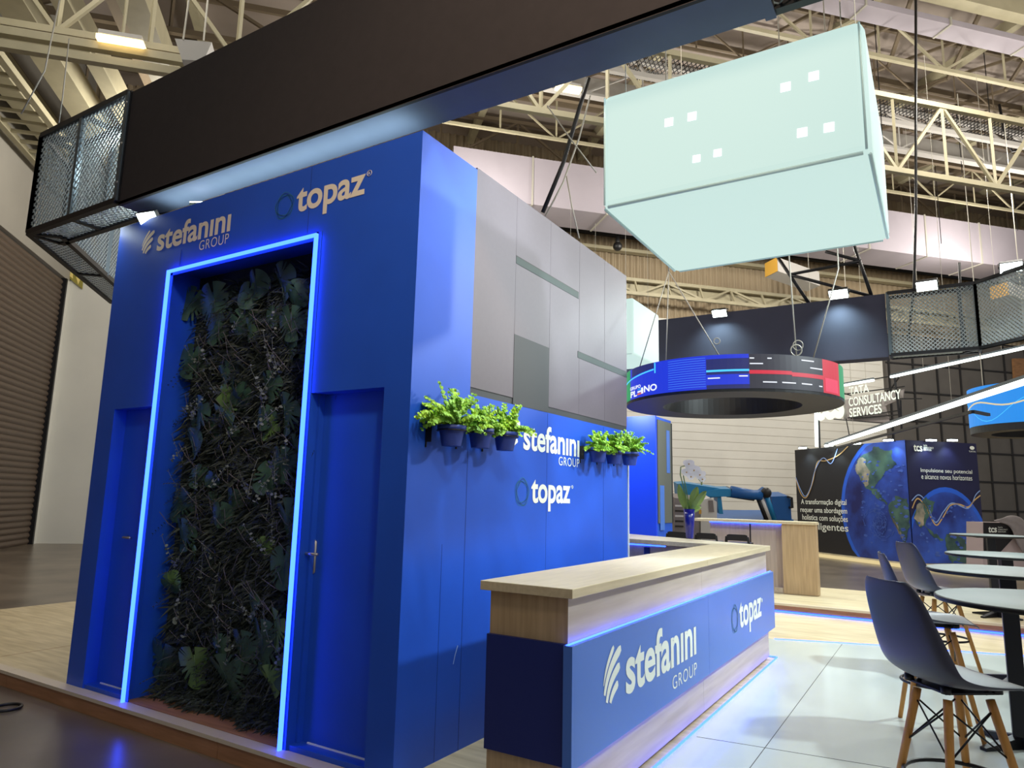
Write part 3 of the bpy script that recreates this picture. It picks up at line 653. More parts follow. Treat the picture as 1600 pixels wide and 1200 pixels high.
# ================================================================== OVERHEAD RING
ZB, ZT = 3.81, 4.835
XF, XB = -.09, .20
Y0, Y1 = -1.95, 3.165
FX = 9.3
rg = thing('overhead_ring', 'huge dark cloth ring with wire mesh corners above the booth', 'overhead ring', (4.6, .6, ZB))
mb = MB(); mb.box((XF, Y0, ZB+.004), (XF+.02, Y1, ZT)); tag(mb.obj('near_fascia', M['fascia'], rg), 'dark brown-black cloth fascia')
mb = MB(); mb.box((XF, Y0, ZB-.001), (XF+.022, Y1, ZB+.03)); mb.obj('fascia_hem', M['fascia'], rg)
mb = MB(); mb.box((XF+.004, Y0, ZB), (XB, Y1, ZB+.012)); tag(mb.obj('soffit', M['soffit'], rg), 'grey-blue cloth soffit')
mb = MB(); mb.box((XB-.02, Y0, ZB+.012), (XB, Y1, ZT)); mb.obj('inner_fascia', M['soffit'], rg)
mb = MB(); mb.box((FX, Y0, 3.83), (FX+.02, Y1, 4.86)); mb.box((FX, Y0, 3.82), (FX+.3, Y1, 3.832)); tag(mb.obj('far_fascia', mat('navy_cloth', (52, 53, 72), .8, noise=.06, nscale=4), rg), 'dark navy cloth fascia under floodlights')
def net(p0, ux, w, uz, h, step=.062, r=.0052):
    """diamond wire mesh in the rectangle p0 + a*ux + b*uz"""
    p0, ux, uz = Vector(p0), Vector(ux).normalized(), Vector(uz).normalized(); mb = MB(); n = int((w+h)/step)
    for k in range(1, n):
        c = k*step
        a = (max(0, c-h), min(c, h)); b = (min(c, w), max(0, c-w))
        for fl in (0, 1):
            A = p0+ux*a[0]+uz*(a[1] if not fl else h-a[1]); B = p0+ux*b[0]+uz*(b[1] if not fl else h-b[1])
            if (A-B).length > .01: mb.tube([A, B], r, 4, False)
    return mb
def bay(p, q, zb, zt, inward, posts=2, depth=.29, mt='black'):
    """box truss bay from p to q with tubes, posts and net on the outer, inner and lower faces"""
    p, q = Vector((p[0], p[1], 0)), Vector((q[0], q[1], 0)); iw = Vector((inward[0], inward[1], 0)).normalized()*depth; d = q-p
    up = Vector((0, 0, 1))
    for off, lab in ((Vector(), 'outer'), (iw, 'inner')):
        for z in (zb, zt):
            mb = MB(); mb.bar(p+off+up*z, q+off+up*z, .05); mb.obj('truss_rail', M['black'], rg)
        for k in range(posts+1):
            c = p+off+d*(k/posts); mb = MB(); mb.bar(c+up*zb, c+up*zt, .045); mb.obj('truss_post', M['steelpost'], rg)
        net(p+off+up*zb, d, d.length, up, zt-zb).obj('wire_mesh', M['net'], rg)
    for k in range(posts+1):
        c = p+d*(k/posts)
        for z in (zb, zt): mb = MB(); mb.bar(c+up*z, c+iw+up*z, .04); mb.obj('truss_tie', M['black'], rg)
    net(p+up*zb, d, d.length, iw, depth).obj('wire_mesh', M['net'], rg)
M['steelpost'] = mat('galvanised_post', (92, 104, 112), .4, metal=.5)
c45 = 1.75
bay((XF, Y1+.03), (XF, 4.69), ZB+.04, ZT, (1, 0), 2)
bay((XF, 4.69), (XF+c45, 4.69+c45), ZB+.04, ZT, (.7, -.7), 2)
bay((XF, Y0-.03), (XF, -3.16), ZB+.04, ZT, (1, 0), 2)
bay((XF, -3.16), (XF+c45, -3.16-c45), ZB+.04, ZT, (.7, .7), 2)
bay((FX, Y0-.03), (FX, -3.16), 3.85, 4.86, (1, 0), 1)
bay((FX, -3.16), (FX-c45, -3.16-c45), 3.85, 4.86, (.7, .7), 1)
for z in (ZB+.2, ZB+.55, ZT-.1):
    mb = MB(); mb.sphere((XF-.02, Y1+.02, z), .012, n=8, k=6); mb.obj('clamp', M['steel'], rg)
mb = MB(); mb.box((XF-.01, Y1-.01, ZB+.03), (XB, Y1+.04, ZT)); mb.obj('corner_post', M['black'], rg)
mb = MB(); mb.box((XF, Y0-.05, ZB-.002), (XB+.02, Y0, ZB+.01)); mb.obj('soffit_end', M['soffit'], rg)
# black lattice mast above the far fascia
r = thing('lattice_mast', 'black lattice frame rising from the far fascia', 'truss', onX(1262, 473, FX))
P = {k: onX(*v, FX+.1) for k, v in dict(a=(1214, 400), b=(1264, 474), c=(1335, 385), d=(1362, 463), e=(1233, 429), f=(1345, 408), g=(1290, 393)).items()}
for a, b in (('a', 'b'), ('c', 'd'), ('e', 'f'), ('e', 'd'), ('g', 'f')):
    mb = MB(); mb.tube([P[a], P[b]], .028, 8); mb.obj('lattice_tube', M['black'], r)

def flood(label, c, aim, s=1.0):
    c = Vector(c); d = (Vector(aim)-c).normalized(); r = thing('floodlight', label, 'floodlight', c, group=None)
    x = d.cross(Vector((0, 0, 1))).normalized(); u = x.cross(d)
    mb = MB(); mb.obox(c-d*.03*s, x*.13*s, u*.08*s, d*.025*s); mb.obj('housing', M['blackp'], r, bevel=.006)
    mb = MB(); mb.obox(c, x*.12*s, u*.07*s, d*.006); mb.obj('lens', M['lens'], r)
    mb = MB(); mb.tube([c-x*.135*s, c-x*.14*s-d*.12, c+x*.14*s-d*.12, c+x*.135*s], .008, 6); mb.obj('bracket', M['blackp'], r)
flood('floodlight at the left end of the far fascia, above the hanging ring screen', onX(1124, 490, 9.1), (5.5, .5, .5))
flood('floodlight on the far fascia below the lattice frame', onX(1310, 460, 9.1), (5.5, -1.2, .5), 1.15)
flood('floodlight on top of the far wire netting', onX(1448, 447, 9.1), (5.5, -2.3, .8), 1.15)
flood('floodlight at the far right corner of the netting', onX(1580, 418, 8.9), (5.3, -3.5, .8), 1.1)
flood('floodlight on the blue tower beside the first white lettering', onX(231, 342, .0), (-1.2, 2.6, 2.6), .75)
flood('small floodlight inside the left wire mesh box', onX(180, 208, .25), (-1.2, 3.0, 3.6), .6)
flood('tiny floodlight on the tower rim under the soffit', onX(310, 317, .06), (-.3, 2.1, 5.2), .45)

# ================================================================== LIT CUBE
zb_, zt_ = 3.0, 3.653
cx0, cx1, cy0, cy1 = .187, 1.39, -2.372, -1.09
cb = thing('light_cube', 'large glowing white fabric box light hanging over the counter', 'light', ((cx0+cx1)/2, (cy0+cy1)/2, zb_))
mb = MB(); mb.box((cx0, cy0, zb_), (cx1, cy1, zt_)); mb.obj('fabric_shade', M['cube'], cb, bevel=.04)
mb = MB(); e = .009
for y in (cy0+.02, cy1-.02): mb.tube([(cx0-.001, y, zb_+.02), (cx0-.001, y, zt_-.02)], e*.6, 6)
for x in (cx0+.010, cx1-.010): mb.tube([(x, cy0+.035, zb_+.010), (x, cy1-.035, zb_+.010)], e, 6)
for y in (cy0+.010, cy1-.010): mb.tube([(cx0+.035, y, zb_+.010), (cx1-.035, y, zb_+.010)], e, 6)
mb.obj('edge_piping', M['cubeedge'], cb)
for px, py in ((1045, 191), (1081, 182), (1088, 248), (1121, 239), (1227, 136), (1271, 119), (1253, 207), (1295, 199)):
    p = onX(px, py, cx0); s_ = .022 if py < 210 else .019
    mb = MB(); mb.prism([(cx0-.003, p.y+s_, p.z-s_), (cx0-.003, p.y-s_, p.z-s_*1.1), (cx0-.003, p.y-s_*1.1, p.z+s_*.9), (cx0-.003, p.y+s_*.9, p.z+s_)], (.002, 0, 0)); tag(mb.obj('lamp_spot', M['cubehot'], cb), 'bright lamp showing through the fabric')
for x, y in ((cx0+.1, cy0+.1), (cx0+.1, cy1-.1), (cx1-.1, cy0+.1), (cx1-.1, cy1-.1)):
    mb = MB(); mb.tube([(x, y, zt_), (x, y, 6.5)], .003, 5); mb.obj('suspension_wire', M['cable'], cb)
cb2 = thing('light_cube', 'second lit white box just showing past the far end of the tower', 'light', (7.6, 2.1, 3.73))
mb = MB(); mb.box((7.0, 1.44, 3.735), (8.2, 2.7, 4.645)); mb.obj('fabric_shade', M['cube'], cb2, bevel=.03)
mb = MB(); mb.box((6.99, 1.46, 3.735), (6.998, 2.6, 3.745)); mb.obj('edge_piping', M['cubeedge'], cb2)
for x, y in ((7.1, 1.6), (7.1, 2.6), (8.1, 1.6), (8.1, 2.6)):
    mb = MB(); mb.tube([(x, y, 4.645), (x, y, 6.5)], .003, 5); mb.obj('suspension_wire', M['cable'], cb2)

# ================================================================== COUNTER
ct = thing('reception_counter', 'long L-shaped wood reception counter with blue lettered front', 'counter', (2, -.8, 0))
zc = 1.07; c0, c1, yb, yf = -.042, 4.36, -.541, -1.054
arm = [onZ(1206, 853, zc), onZ(982, 834, zc), onZ(982, 842.5, zc), onZ(1104, 850, zc)]
XS = 2.14
mb = MB(); mb.box((c0, yf, zc-.045), (XS-.001, yb, zc)); mb.obj('worktop', M['oak'], ct, bevel=.003)
def ext(a, b, t): return a+(b-a)*t
a_out, a_in = ext(arm[0], arm[1], 1.5), Vector((4.30, 1.5, zc))
pol = [Vector((XS+.001, yf, zc)), Vector((c1-.06, yf, zc)), a_out, Vector((a_in.x+.15, a_out.y, zc)), Vector((4.05, -.541, zc)), Vector((XS+.001, yb, zc))]
mb = MB(); mb.prism([p-Vector((0, 0, .045)) for p in pol], (0, 0, .045)); mb.obj('worktop', M['oak'], ct, bevel=.003)
ybf = -1.004
mb = MB(); mb.box((.012, ybf, .025), (XS-.0015, yb-.03, zc-.045)); mb.obj('body', M['oakv'], ct)
mb = MB(); mb.box((XS+.0015, ybf, .025), (c1-.05, yb-.03, zc-.045)); mb.obj('body', M['oakpale'], ct)
mb = MB(); mb.box((.010, ybf-.002, .025), (XS-.0015, ybf, zc-.045)); mb.box((XS+.0015, ybf-.002, .025), (c1-.05, ybf, zc-.045)); tag(mb.obj('front_cladding', M['oakpale'], ct), 'pale horizontal-grain wood facing')
mb = MB(); mb.box((.06, ybf+.05, 0), (c1-.1, yb-.08, .025)); mb.obj('plinth', M['blackp'], ct)
armb = [p-Vector((0, 0, .045)) for p in pol]
bx = [Vector((c1-.1, -.95, .03)), Vector((a_out.x-.1, a_out.y, .03)), Vector((a_in.x+.25, a_out.y, .03)), Vector((4.12, -.541, .03))]
mb = MB(); mb.prism(bx, (0, 0, zc-.075)); mb.obj('rear_arm_body', M['oakpale'], ct)
mb = MB(); mb.bar(Vector((4.15, -.5, zc-.06)), Vector((a_in.x+.14, 1.4, zc-.06)), .012, .012); mb.obj('arm_light_strip', M['ledsoft'], ct)
mb = MB(); q0 = Vector((4.12, -.541, 0)).lerp(Vector((a_in.x+.25, a_out.y, 0)), .32); mb.box((q0.x-.03, q0.y-.03, .03), (q0.x+.02, q0.y+.03, zc-.08)); mb.obj('arm_post', M['navy'], ct)
# blue front panels, end panel
zp0, zp1 = .285, .815
for a, b in ((-.035, 2.135), (2.138, 4.405)):
    mb = MB(); mb.box((a, yf+.002, zp0), (b, ybf-.002, zp1)); tag(mb.obj('front_panel', M['panelblue'], ct), 'blue lettered front panel')
mb = MB(); mb.box((-.012, ybf-.001, zp0), (.010, yb-.028, zp1)); tag(mb.obj('end_panel', M['navy'], ct), 'dark navy end panel')
mb = MB(); mb.box((-.03, ybf-.026, zp1-.004), (4.40, ybf-.012, zp1+.004)); tag(mb.obj('panel_light_strip', M['led'], ct), 'blue light strip along the top of the panel')
mb = MB(); mb.box((-.03, ybf-.030, zp0-.012), (4.40, ybf-.018, zp0-.002)); mb.obj('lower_light_strip', M['ledsoft'], ct)
CA = lambda a, b: Vector((a, yf, b))
mb = MB().use(M['white']); text(mb, 'stefanını', CA, .594, .468, 1.828, .735, .024); text(mb, 'GROUP', CA, 1.335, .342, 1.832, .42, -.004, 1.1); mb.obj('lettering', None, ct)
mb = MB().use(M['white']); swoosh(mb, CA, .310, .482, .535, .742); mb.obj('swoosh_emblem', None, ct)
mb = MB().use(M['white']); text(mb, 'topaz', CA, 3.008, .392, 3.822, .672, .024); mb.torus((3.85, yf, .60), (1, 0, 0), (0, 0, 1), .014, .004, 16, 4); mb.obj('lettering', None, ct)
rings('ring_emblem', ct, CA, 2.866, .563, .108, .108)

# vase with orchid
vb = onZ(1078, 841, zc)
vs_ = thing('vase', 'tall cobalt blue vase on the far counter corner', 'vase', vb)
k_ = (vb-CAM).dot(FWD)/FPX
mb = MB(); mb.lathe([(5.2*k_, 0), (5.8*k_, 2*k_), (7.2*k_, 25*k_), (8.6*k_, 45*k_), (7.9*k_, 45*k_), (6.8*k_, 30*k_)], vb, 28, caps=False); mb.lathe([(.1*k_, .001), (5.2*k_, .001)], vb, 28); mb.obj('vase_body', M['vase'], vs_)
mb = MB(); mb.lathe([(.01, 40*k_), (7.6*k_, 40*k_)], vb, 20, caps=False); mb.obj('potting_moss', M['moss'], vs_)
orc = thing('orchid', 'white orchid with broad leaves planted in the blue vase', 'orchid', vb+Vector((0, 0, 41*k_)))
E_, U_ = RGT*k_, Vector((0, 0, 1))*k_
o0 = vb+U_*41
def sp(x, y, d=0): return vb+E_*(x-1078)+U_*(841-y)+FWD*d*k_
for pts in (((1078, 800), (1071, 770), (1064, 742), (1065, 730), (1073, 728), (1082, 738), (1090, 746), (1098, 755)), ((1079, 800), (1072, 760), (1069, 745), (1071, 736), (1078, 733))):
    mb = MB(); mb.tube([sp(x, y, -2) for x, y in pts], .9*k_, 6); mb.obj('flower_stem', M['monst2'], orc)
for (pts, wd, dd) in ((((1076, 800), (1066, 778), (1063, 758)), 6, 2), (((1082, 800), (1086, 775), (1092, 762)), 7, 0), (((1082, 800), (1095, 778), (1105, 768)), 6, -3), (((1083, 800), (1089, 794), (1096, 793)), 4, -5)):
    mb = MB(); mb.smooth = True; n = 10; A = []
    for i in range(n+1):
        t = i/n; x = (1-t)**2*pts[0][0]+2*t*(1-t)*pts[1][0]+t*t*pts[2][0]; y = (1-t)**2*pts[0][1]+2*t*(1-t)*pts[1][1]+t*t*pts[2][1]
        dx = pts[2][0]-pts[0][0]; dy = pts[2][1]-pts[0][1]; l = math.hypot(dx, dy); ww = wd*math.sin(PI*min(.98, .08+t*.9))**.7
        A.append((sp(x-dy/l*ww, y+dx/l*ww, dd+3), sp(x, y, dd), sp(x+dy/l*ww, y-dx/l*ww, dd+3)))
    for a, b in zip(A, A[1:]): mb.add([a[0], a[1], b[1], b[0]], [(0, 1, 2, 3)]); mb.add([a[1], a[2], b[2], b[1]], [(0, 1, 2, 3)])
    mb.obj('leaf', M['orchleaf'], orc)
for (x, y, s_) in ((1077, 725, 9.5), (1073, 738, 8.5), (1085, 735, 11), (1080, 745, 7), (1094, 742, 10), (1098, 749, 6)):
    mb = MB(); mb.smooth = True; c = sp(x, y, -4)
    for j in range(5):
        a = PI/2+2*PI*j/5; rr = s_*(1.0 if j in (1, 4) else .8); n = 10; pc = c+E_*math.cos(a)*rr*.5+U_*math.sin(a)*rr*.5
        mb.poly([pc+E_*math.cos(t)*rr*.52+U_*math.sin(t)*rr*.5-FWD*k_*(1+math.sin(t*2)) for t in [2*PI*q/n for q in range(n)]])
    fl = mb.obj('flower', M['orchid'], orc)
    mb = MB(); mb.sphere(c-FWD*k_*2, 1.3*k_, n=8, k=6); mb.obj('flower_lip', M['line_o'], fl)
for x, y in ((1099, 753), (1098, 757)): mb = MB(); mb.sphere(sp(x, y), 1.6*k_, n=8, k=6); mb.obj('bud', M['orchleaf'], orc)

# ================================================================== POTTED FERNS ON THE WALL
def make_fern(loc, label, seed, tall):
    rnd = random.Random(seed); r = thing('potted_fern', label, 'potted plant', loc, group=None); x, y, z = loc
    mb = MB(); mb.lathe([(.055, 0), (.072, .085), (.073, .088), (.083, .088), (.086, .118), (.078, .118), (.07, .10)], (x, y, z), 28, caps=False); mb.lathe([(.002, .001), (.055, .0)], (x, y, z), 28, caps=False); mb.obj('pot', M['pot'], r)
    mb = MB(); mb.lathe([(.002, .1), (.075, .1)], (x, y, z), 20, caps=False); mb.obj('soil', M['moss'], r)
    mb = MB(); mb.box((x-.088, y+.086, z+.02), (x-.078, -.001, z+.13)); mb.torus((x, y, z+.09), (1, 0, 0), (0, 1, 0), .086, .004, 28, 6); mb.tube([(x-.083, -.004, z+.13), (x-.083, -.004, z-.01)], .006, 6); tag(mb.obj('wall_bracket', M['black'], r), 'black wire wall bracket')
    mb = MB()
    for i in range(46):
        a = rnd.uniform(0, 2*PI); L = rnd.uniform(.10, .235)*tall; out = rnd.uniform(.25, 1.0); mb.use(M['fern'] if rnd.random() < .6 else M['fern2'])
        d = Vector((math.cos(a)*out*1.15, math.sin(a)*out*.75-.1, 1.0-out*.45)).normalized(); p = Vector((x, y, z+.105)); pts = []
        for k in range(9):
            t = k/8; q = p+d*L*t-Vector((0, 0, .62*L*t*t*out)); q.y = min(q.y, -.012); pts.append(q)
        mb.tube(pts, .0011, 3)
        for k in range(2, 9):
            q = pts[k]; dd = (pts[k]-pts[k-1]).normalized(); s = dd.cross(Vector((0, -.4, 1))).normalized()
            for sg in (-1, 1):
                for j in range(3):
                    l = (.009+.010*(1-abs(k-5)/5))*(1-.15*j)*1.2; b = q+(s*sg+dd*.4).normalized()*(.007+.014*j)*(1.15-.08*k); b.y = min(b.y, -.01)
                    nrm = Vector((rnd.uniform(-.6, .6), rnd.uniform(-1, -.3), rnd.uniform(-.3, .8))).normalized(); e1 = nrm.cross(Vector((.3, .2, 1))).normalized(); e2 = nrm.cross(e1)
                    mb.poly([b+e1*l*math.cos(t)*.75+e2*l*math.sin(t)*.75 for t in (0, 1.0, 2.1, 3.1, 4.2, 5.2)])
    tag(mb.obj('fronds', None, r), 'bright green feathery fronds')
    return r
for i, (px, pyb, tl, lb) in enumerate(((705, 697, 1.5, 'fern in blue pot nearest the tower corner'), (750, 700, .95, 'bushy fern in blue pot, middle of the near three'), (789, 704, 1.1, 'fern in blue pot overlapping the white swoosh emblem'),
                                   (934, 722, .85, 'fern in blue pot just right of the white side lettering'), (959, 725, .95, 'fern in blue pot, middle of the far three'), (984, 727, 1.2, 'fern in blue pot at the far end of the side wall'))):
    q = onY(px, pyb, -.125); make_fern((q.x, -.125, q.z), lb, 10+i, tl)

# ================================================================== SHELL STOOLS AND ROUND TABLES
def make_stool(label):
    r = thing('bar_stool', label, 'stool', (0, 0, 0), group='shell bar stools at the round tables')
    # profile: y forward, z up above the floor, half width, edge curl
    prof = [(.225, .672, .15, 0), (.215, .694, .19, .0), (.17, .700, .215, .006), (.06, .690, .232, .02), (-.05, .684, .238, .035), (-.14, .690, .240, .05), (-.195, .718, .238, .06), (-.228, .770, .234, .066), (-.25, .84, .226, .062), (-.272, .93, .212, .052), (-.29, 1.02, .196, .04), (-.302, 1.085, .168, .03), (-.306, 1.112, .13, .022)]
    nx = 14; mb = MB(); mb.smooth = True; rows = []
    for k, (y, z, hw, cu) in enumerate(prof):
        yp, zp = prof[max(0, k-1)][:2]; yn, zn = prof[min(len(prof)-1, k+1)][:2]; ty, tz = yn-yp, zn-zp; l = math.hypot(ty, tz); ny, nz = tz/l, -ty/l   # normal to the sitter side
        if ny < 0 and nz < 0: ny, nz = -ny, -nz
        if nz < -.001: ny, nz = -ny, -nz
        rows.append([Vector((hw*math.sin(t*PI/2*.98)/math.sin(PI/2*.98), y+abs(ny)*cu*t*t*1.1, z+abs(nz)*cu*t*t*1.1)) for t in [-1+2*j/nx for j in range(nx+1)]])
    vs = [p for row in rows for p in row]; n = nx+1
    mb.add(vs, [(i*n+j, i*n+j+1, (i+1)*n+j+1, (i+1)*n+j) for i in range(len(rows)-1) for j in range(nx)])
    o = mb.obj('seat_shell', M['chair'], r, world=False)
    so = o.modifiers.new('solid', 'SOLIDIFY'); so.thickness = .007; so.offset = 0; sb = o.modifiers.new('sub', 'SUBSURF'); sb.levels = 1; sb.render_levels = 2
    T, B = .095, .205
    tops = {}; bots = {}
    for sx in (-1, 1):
        for sy in (-1, 1):
            a = Vector((sx*T, sy*T-.01, .635)); b = Vector((sx*B, sy*B-.01, 0)); tops[sx, sy] = a; bots[sx, sy] = b
            mb = MB(); mb.tube([b, a.lerp(b, .06), a], [.014, .0185, .0175], 12); lg = mb.obj('leg', M['beech'], r, world=False); tag(lg, 'orange beech leg')
            mb = MB(); mb.bar(a+(a-b)*.03, Vector((sx*.085, sy*.085-.01, .68)), .016); mb.obj('leg_bracket', M['black'], r, world=False)
    mb = MB()
    for a in ((-.115, -.125), (.115, -.125), (.115, .105), (-.115, .105)): mb.tube([Vector((a[0], a[1], .664)), Vector((a[0], a[1], .69))], .02, 10)
    mb.box((-.12, -.13, .660), (.12, .11, .668)); mb.obj('seat_mount', M['black'], r, world=False)
    L = lambda s, t: tops[s].lerp(bots[s], t)
    for s1, s2 in (((-1, -1), (1, -1)), ((-1, 1), (1, 1)), ((-1, -1), (-1, 1)), ((1, -1), (1, 1))):
        mb = MB(); mb.tube([L(s1, .06), L(s2, .36)], .0042, 6); mb.tube([L(s1, .36), L(s2, .06)], .0042, 6); mb.obj('wire_brace', M['black'], r, world=False)
    t = .53; mb = MB(); R_ = (L((1, 1), t)-L((-1, -1), t)).length/2-.012; mb.torus((0, -.01, L((1, 1), t).z), (1, 0, 0), (0, 1, 0), R_, .0095, 40, 8); mb.obj('footrest_ring', M['black'], r, world=False)
    return r
ST = make_stool('slate shell bar stool nearest the camera, under the nearest round table')
ST.location = (.83, -2.526, .005); ST.rotation_euler = (0, 0, math.radians(-143)); ST.scale = (1.035,)*3
dup(ST, (2.74, -2.43, .005), math.radians(-171), 'second slate shell bar stool back, seen edge-on behind the nearest stool')
dup(ST, (4.68, -2.458, .005), math.radians(-151), 'third slate shell bar stool back, beside the far round tables')

def make_table(label, loc, R=.455, ztop=1.08):
    x, y, z = loc; r = thing('bar_table', label, 'table', loc, group='round bar tables')
    mb = MB(); mb.lathe([(R-.004, ztop-.022), (R, ztop-.018), (R, ztop-.004), (R-.003, ztop-.001)], (0, 0, 0), 64); mb.obj('tabletop_edge', M['blackp'], r, world=False)
    mb = MB(); mb.lathe([(.001, ztop-.001), (R-.004, ztop-.001), (R-.008, ztop+.001), (.001, ztop+.001)], (0, 0, 0), 64, caps=False); mb.obj('tabletop', M['tabletop'], r, world=False)
    mb = MB(); mb.box((-.045, -.045, .02), (.045, .045, ztop-.022)); mb.obj('column', M['black'], r, world=False, bevel=.004)
    mb = MB(); mb.box((-.2, -.2, ztop-.035), (.2, .2, ztop-.022)); mb.obj('top_plate', M['black'], r, world=False)
    for k in range(4):
        a = PI/4+k*PI/2; d = Vector((math.cos(a), math.sin(a), 0)); s = Vector((-d.y, d.x, 0))*.032
        mb = MB(); mb.hexa([d*.03-s, d*.30-s*.7, d*.30+s*.7, d*.03+s, d*.03-s+Vector((0, 0, .07)), d*.30-s*.7+Vector((0, 0, .018)), d*.30+s*.7+Vector((0, 0, .018)), d*.03+s+Vector((0, 0, .07))]); mb.obj('foot', M['black'], r, world=False)
    return r
TB = make_table('round grey bar table nearest the camera at the right edge', (.95, -2.925, .004)); TB.rotation_euler = (0, 0, .5)
dup(TB, (2.66, -2.86, .004), .0, 'second round grey bar table from the front, with black cross foot showing')
dup(TB, (4.62, -2.97, .004), .3, 'third round grey bar table from the front')
t4 = onX(1547, 836, 8.1); t4b = dup(TB, (8.1, t4.y, .122), .2, 'farthest round grey bar table, smallest in view')
t4b.scale = (1, 1, (t4.z-.122)/1.08)

# ================================================================== SECOND COUNTER, STOOLS, SECOND TOWER
XC = 8.6
c2 = thing('bar_counter', 'pale wood bar counter standing on the far step', 'counter', (XC, 0, .12))
zt2 = 1.215
mb = MB(); mb.box((XC-.03, -.860, zt2-.045), (XC+.26, 1.0, zt2)); mb.obj('worktop', M['oak'], c2, bevel=.003)
mb = MB(); mb.box((XC, -.850, .125), (XC+.22, -.36, zt2-.045)); tag(mb.obj('end_cabinet', M['oak2'] if 'oak2' in M else M['oakv'], c2), 'pale upright-grain end cabinet')
for a, b in ((-.36, .13), (.14, .78)):
    mb = MB(); mb.box((XC+.10, a, .20), (XC+.2, b, zt2-.045)); tag(mb.obj('front_panel', M['ashv'], c2), 'recessed pale panel')
mb = MB(); mb.box((XC+.09, .127, .2), (XC+.098, .143, zt2-.05)); mb.obj('panel_joint', M['blackp'], c2)
mb = MB(); mb.box((XC+.02, -.36, .125), (XC+.2, .8, .20)); mb.obj('kick_board', M['oakpale'], c2)
mb = MB(); mb.box((XC+.07, -.35, zt2-.06), (XC+.085, .78, zt2-.048)); tag(mb.obj('light_strip', M['ledsoft'], c2), 'violet-blue light strip under the worktop')
def make_metal_stool(label):
    r = thing('metal_stool', label, 'stool', (0, 0, 0), group='black metal stools by the far counter')
    mb = MB(); mb.box((-.16, -.17, .735), (.16, .17, .76)); mb.obj('seat', M['blackp'], r, world=False, bevel=.01)
    mb = MB(); mb.prism([(-.15, -.17, .79), (-.15, .17, .79), (-.15, .15, .872), (-.15, .12, .882), (-.15, -.12, .882), (-.15, -.15, .872)], (-.018, 0, 0)); mb.obj('backrest', M['blackp'], r, world=False)
    for sy in (-1, 1): mb = MB(); mb.bar(Vector((-.15, sy*.17, .74)), Vector((-.158, sy*.155, .85)), .03); mb.obj('back_post', M['blackp'], r, world=False)
    for sx in (-1, 1):
        for sy in (-1, 1): mb = MB(); mb.bar(Vector((sx*.20, sy*.20, 0)), Vector((sx*.135, sy*.145, .735)), .04, .04); mb.obj('leg', M['blackp'], r, world=False)
    q = .172
    for p1, p2 in (((-q, -q), (q, -q)), ((q, -q), (q, q)), ((q, q), (-q, q)), ((-q, q), (-q, -q))): mb = MB(); mb.bar(Vector((*p1, .3)), Vector((*p2, .3)), .02); mb.obj('stretcher', M['blackp'], r, world=False)
    return r
TS = None
for px, lb in ((1153, 'black metal stool nearest the pale end of the far counter'), (1106, 'black metal stool just right of the blue vase'), (1060, 'black metal stool half hidden behind the blue vase')):
    q = onX(px, 834, 8.0)
    if TS is None: TS = make_metal_stool(lb); TS.location = (8.1, q.y, .124)
    else: dup(TS, (8.1, q.y, .124), random.uniform(-.08, .08), lb)
t2 = thing('booth_tower', 'second blue booth tower with dark side panel beyond the counter', 'booth', (8.9, 2.3, .12))
mb = MB(); mb.box((8.6, 1.67, .12), (8.66, 3.6, 2.955)); tag(mb.obj('front_wall', M['paint2'], t2), 'vivid blue front wall')
mb = MB(); mb.box((8.66, 1.68, .12), (9.46, 1.74, 2.95)); mb.box((9.4, 1.74, .12), (9.46, 3.6, 2.95)); mb.obj('side_wall', M['paint'], t2)
mb = MB(); mb.box((8.7, 1.665, 1.1), (9.42, 1.68, 2.9)); tag(mb.obj('dark_panel', mat('olive_grey_panel', (96, 98, 90), .5), t2), 'dark olive panel')
mb = MB(); mb.box((9.15, 1.66, 1.98), (9.32, 1.666, 2.75)); mb.box((8.78, 1.66, .98), (9.0, 1.666, 1.75)); tag(mb.obj('blue_bar', M['panelblue'], t2), 'bright blue bar on the dark panel')
mb = MB(); mb.box((9.42, 1.66, 1.1), (9.46, 1.68, 2.9)); mb.obj('panel_edge', M['blackp'], t2)
light('tower_fill_light', 'AREA', (7.6, 2.3, 3.2), 45, (.55, .7, 1), (8.6, 2.2, 1.5), size=.4, sy=.4)  # unseen area lamp added to brighten the second tower's front

# ================================================================== HANGING RING SCREEN
def hanging_ring(label, c, R, Ri, h, rim):
    r = thing('ring_screen', label, 'screen', c); cx, cy, z = c
    mb = MB(); n = 72; mb.lathe([(Ri, 0), (R, 0), (R, h), (Ri, h), (Ri, 0)], c, n, caps=False); o = mb.obj('ring_frame', M['blackp'], r)
    for p in o.data.polygons: p.use_smooth = False
    return r
RC = Vector((5.07, -.60, 2.565))-RGT*.085; RR = 1.18; HH = .375
rs = hanging_ring('round hanging screen ring with blue and red pictures', tuple(RC), RR, .76, HH, .03)
va = math.atan2(CAM.y-RC.y, CAM.x-RC.x)
def th(px): # picture column on the ring face -> angle on the ring
    return va+math.asin(max(-1, min(1, (px-1151.5)/171)))
def rp(a, b, k=.004): return RC+Vector(((RR+k)*math.cos(a), (RR+k)*math.sin(a), .03+(HH-.03)*b))
def patch(name, x0, x1, b0, b1, mt, k=.003, lab=None, wave=None):
    mb = MB(); a0, a1 = th(x0), th(x1); n = max(2, int(abs(a1-a0)/.05)); lo, hi = (b0 if callable(b0) else lambda t: b0), (b1 if callable(b1) else lambda t: b1)
    for i in range(n):
        t0, t1 = i/n, (i+1)/n; mb.poly([rp(a0+(a1-a0)*t0, lo(t0), k), rp(a0+(a1-a0)*t1, lo(t1), k), rp(a0+(a1-a0)*t1, hi(t1), k), rp(a0+(a1-a0)*t0, hi(t0), k)])
    return tag(mb.obj(name, mt, rs), lab)
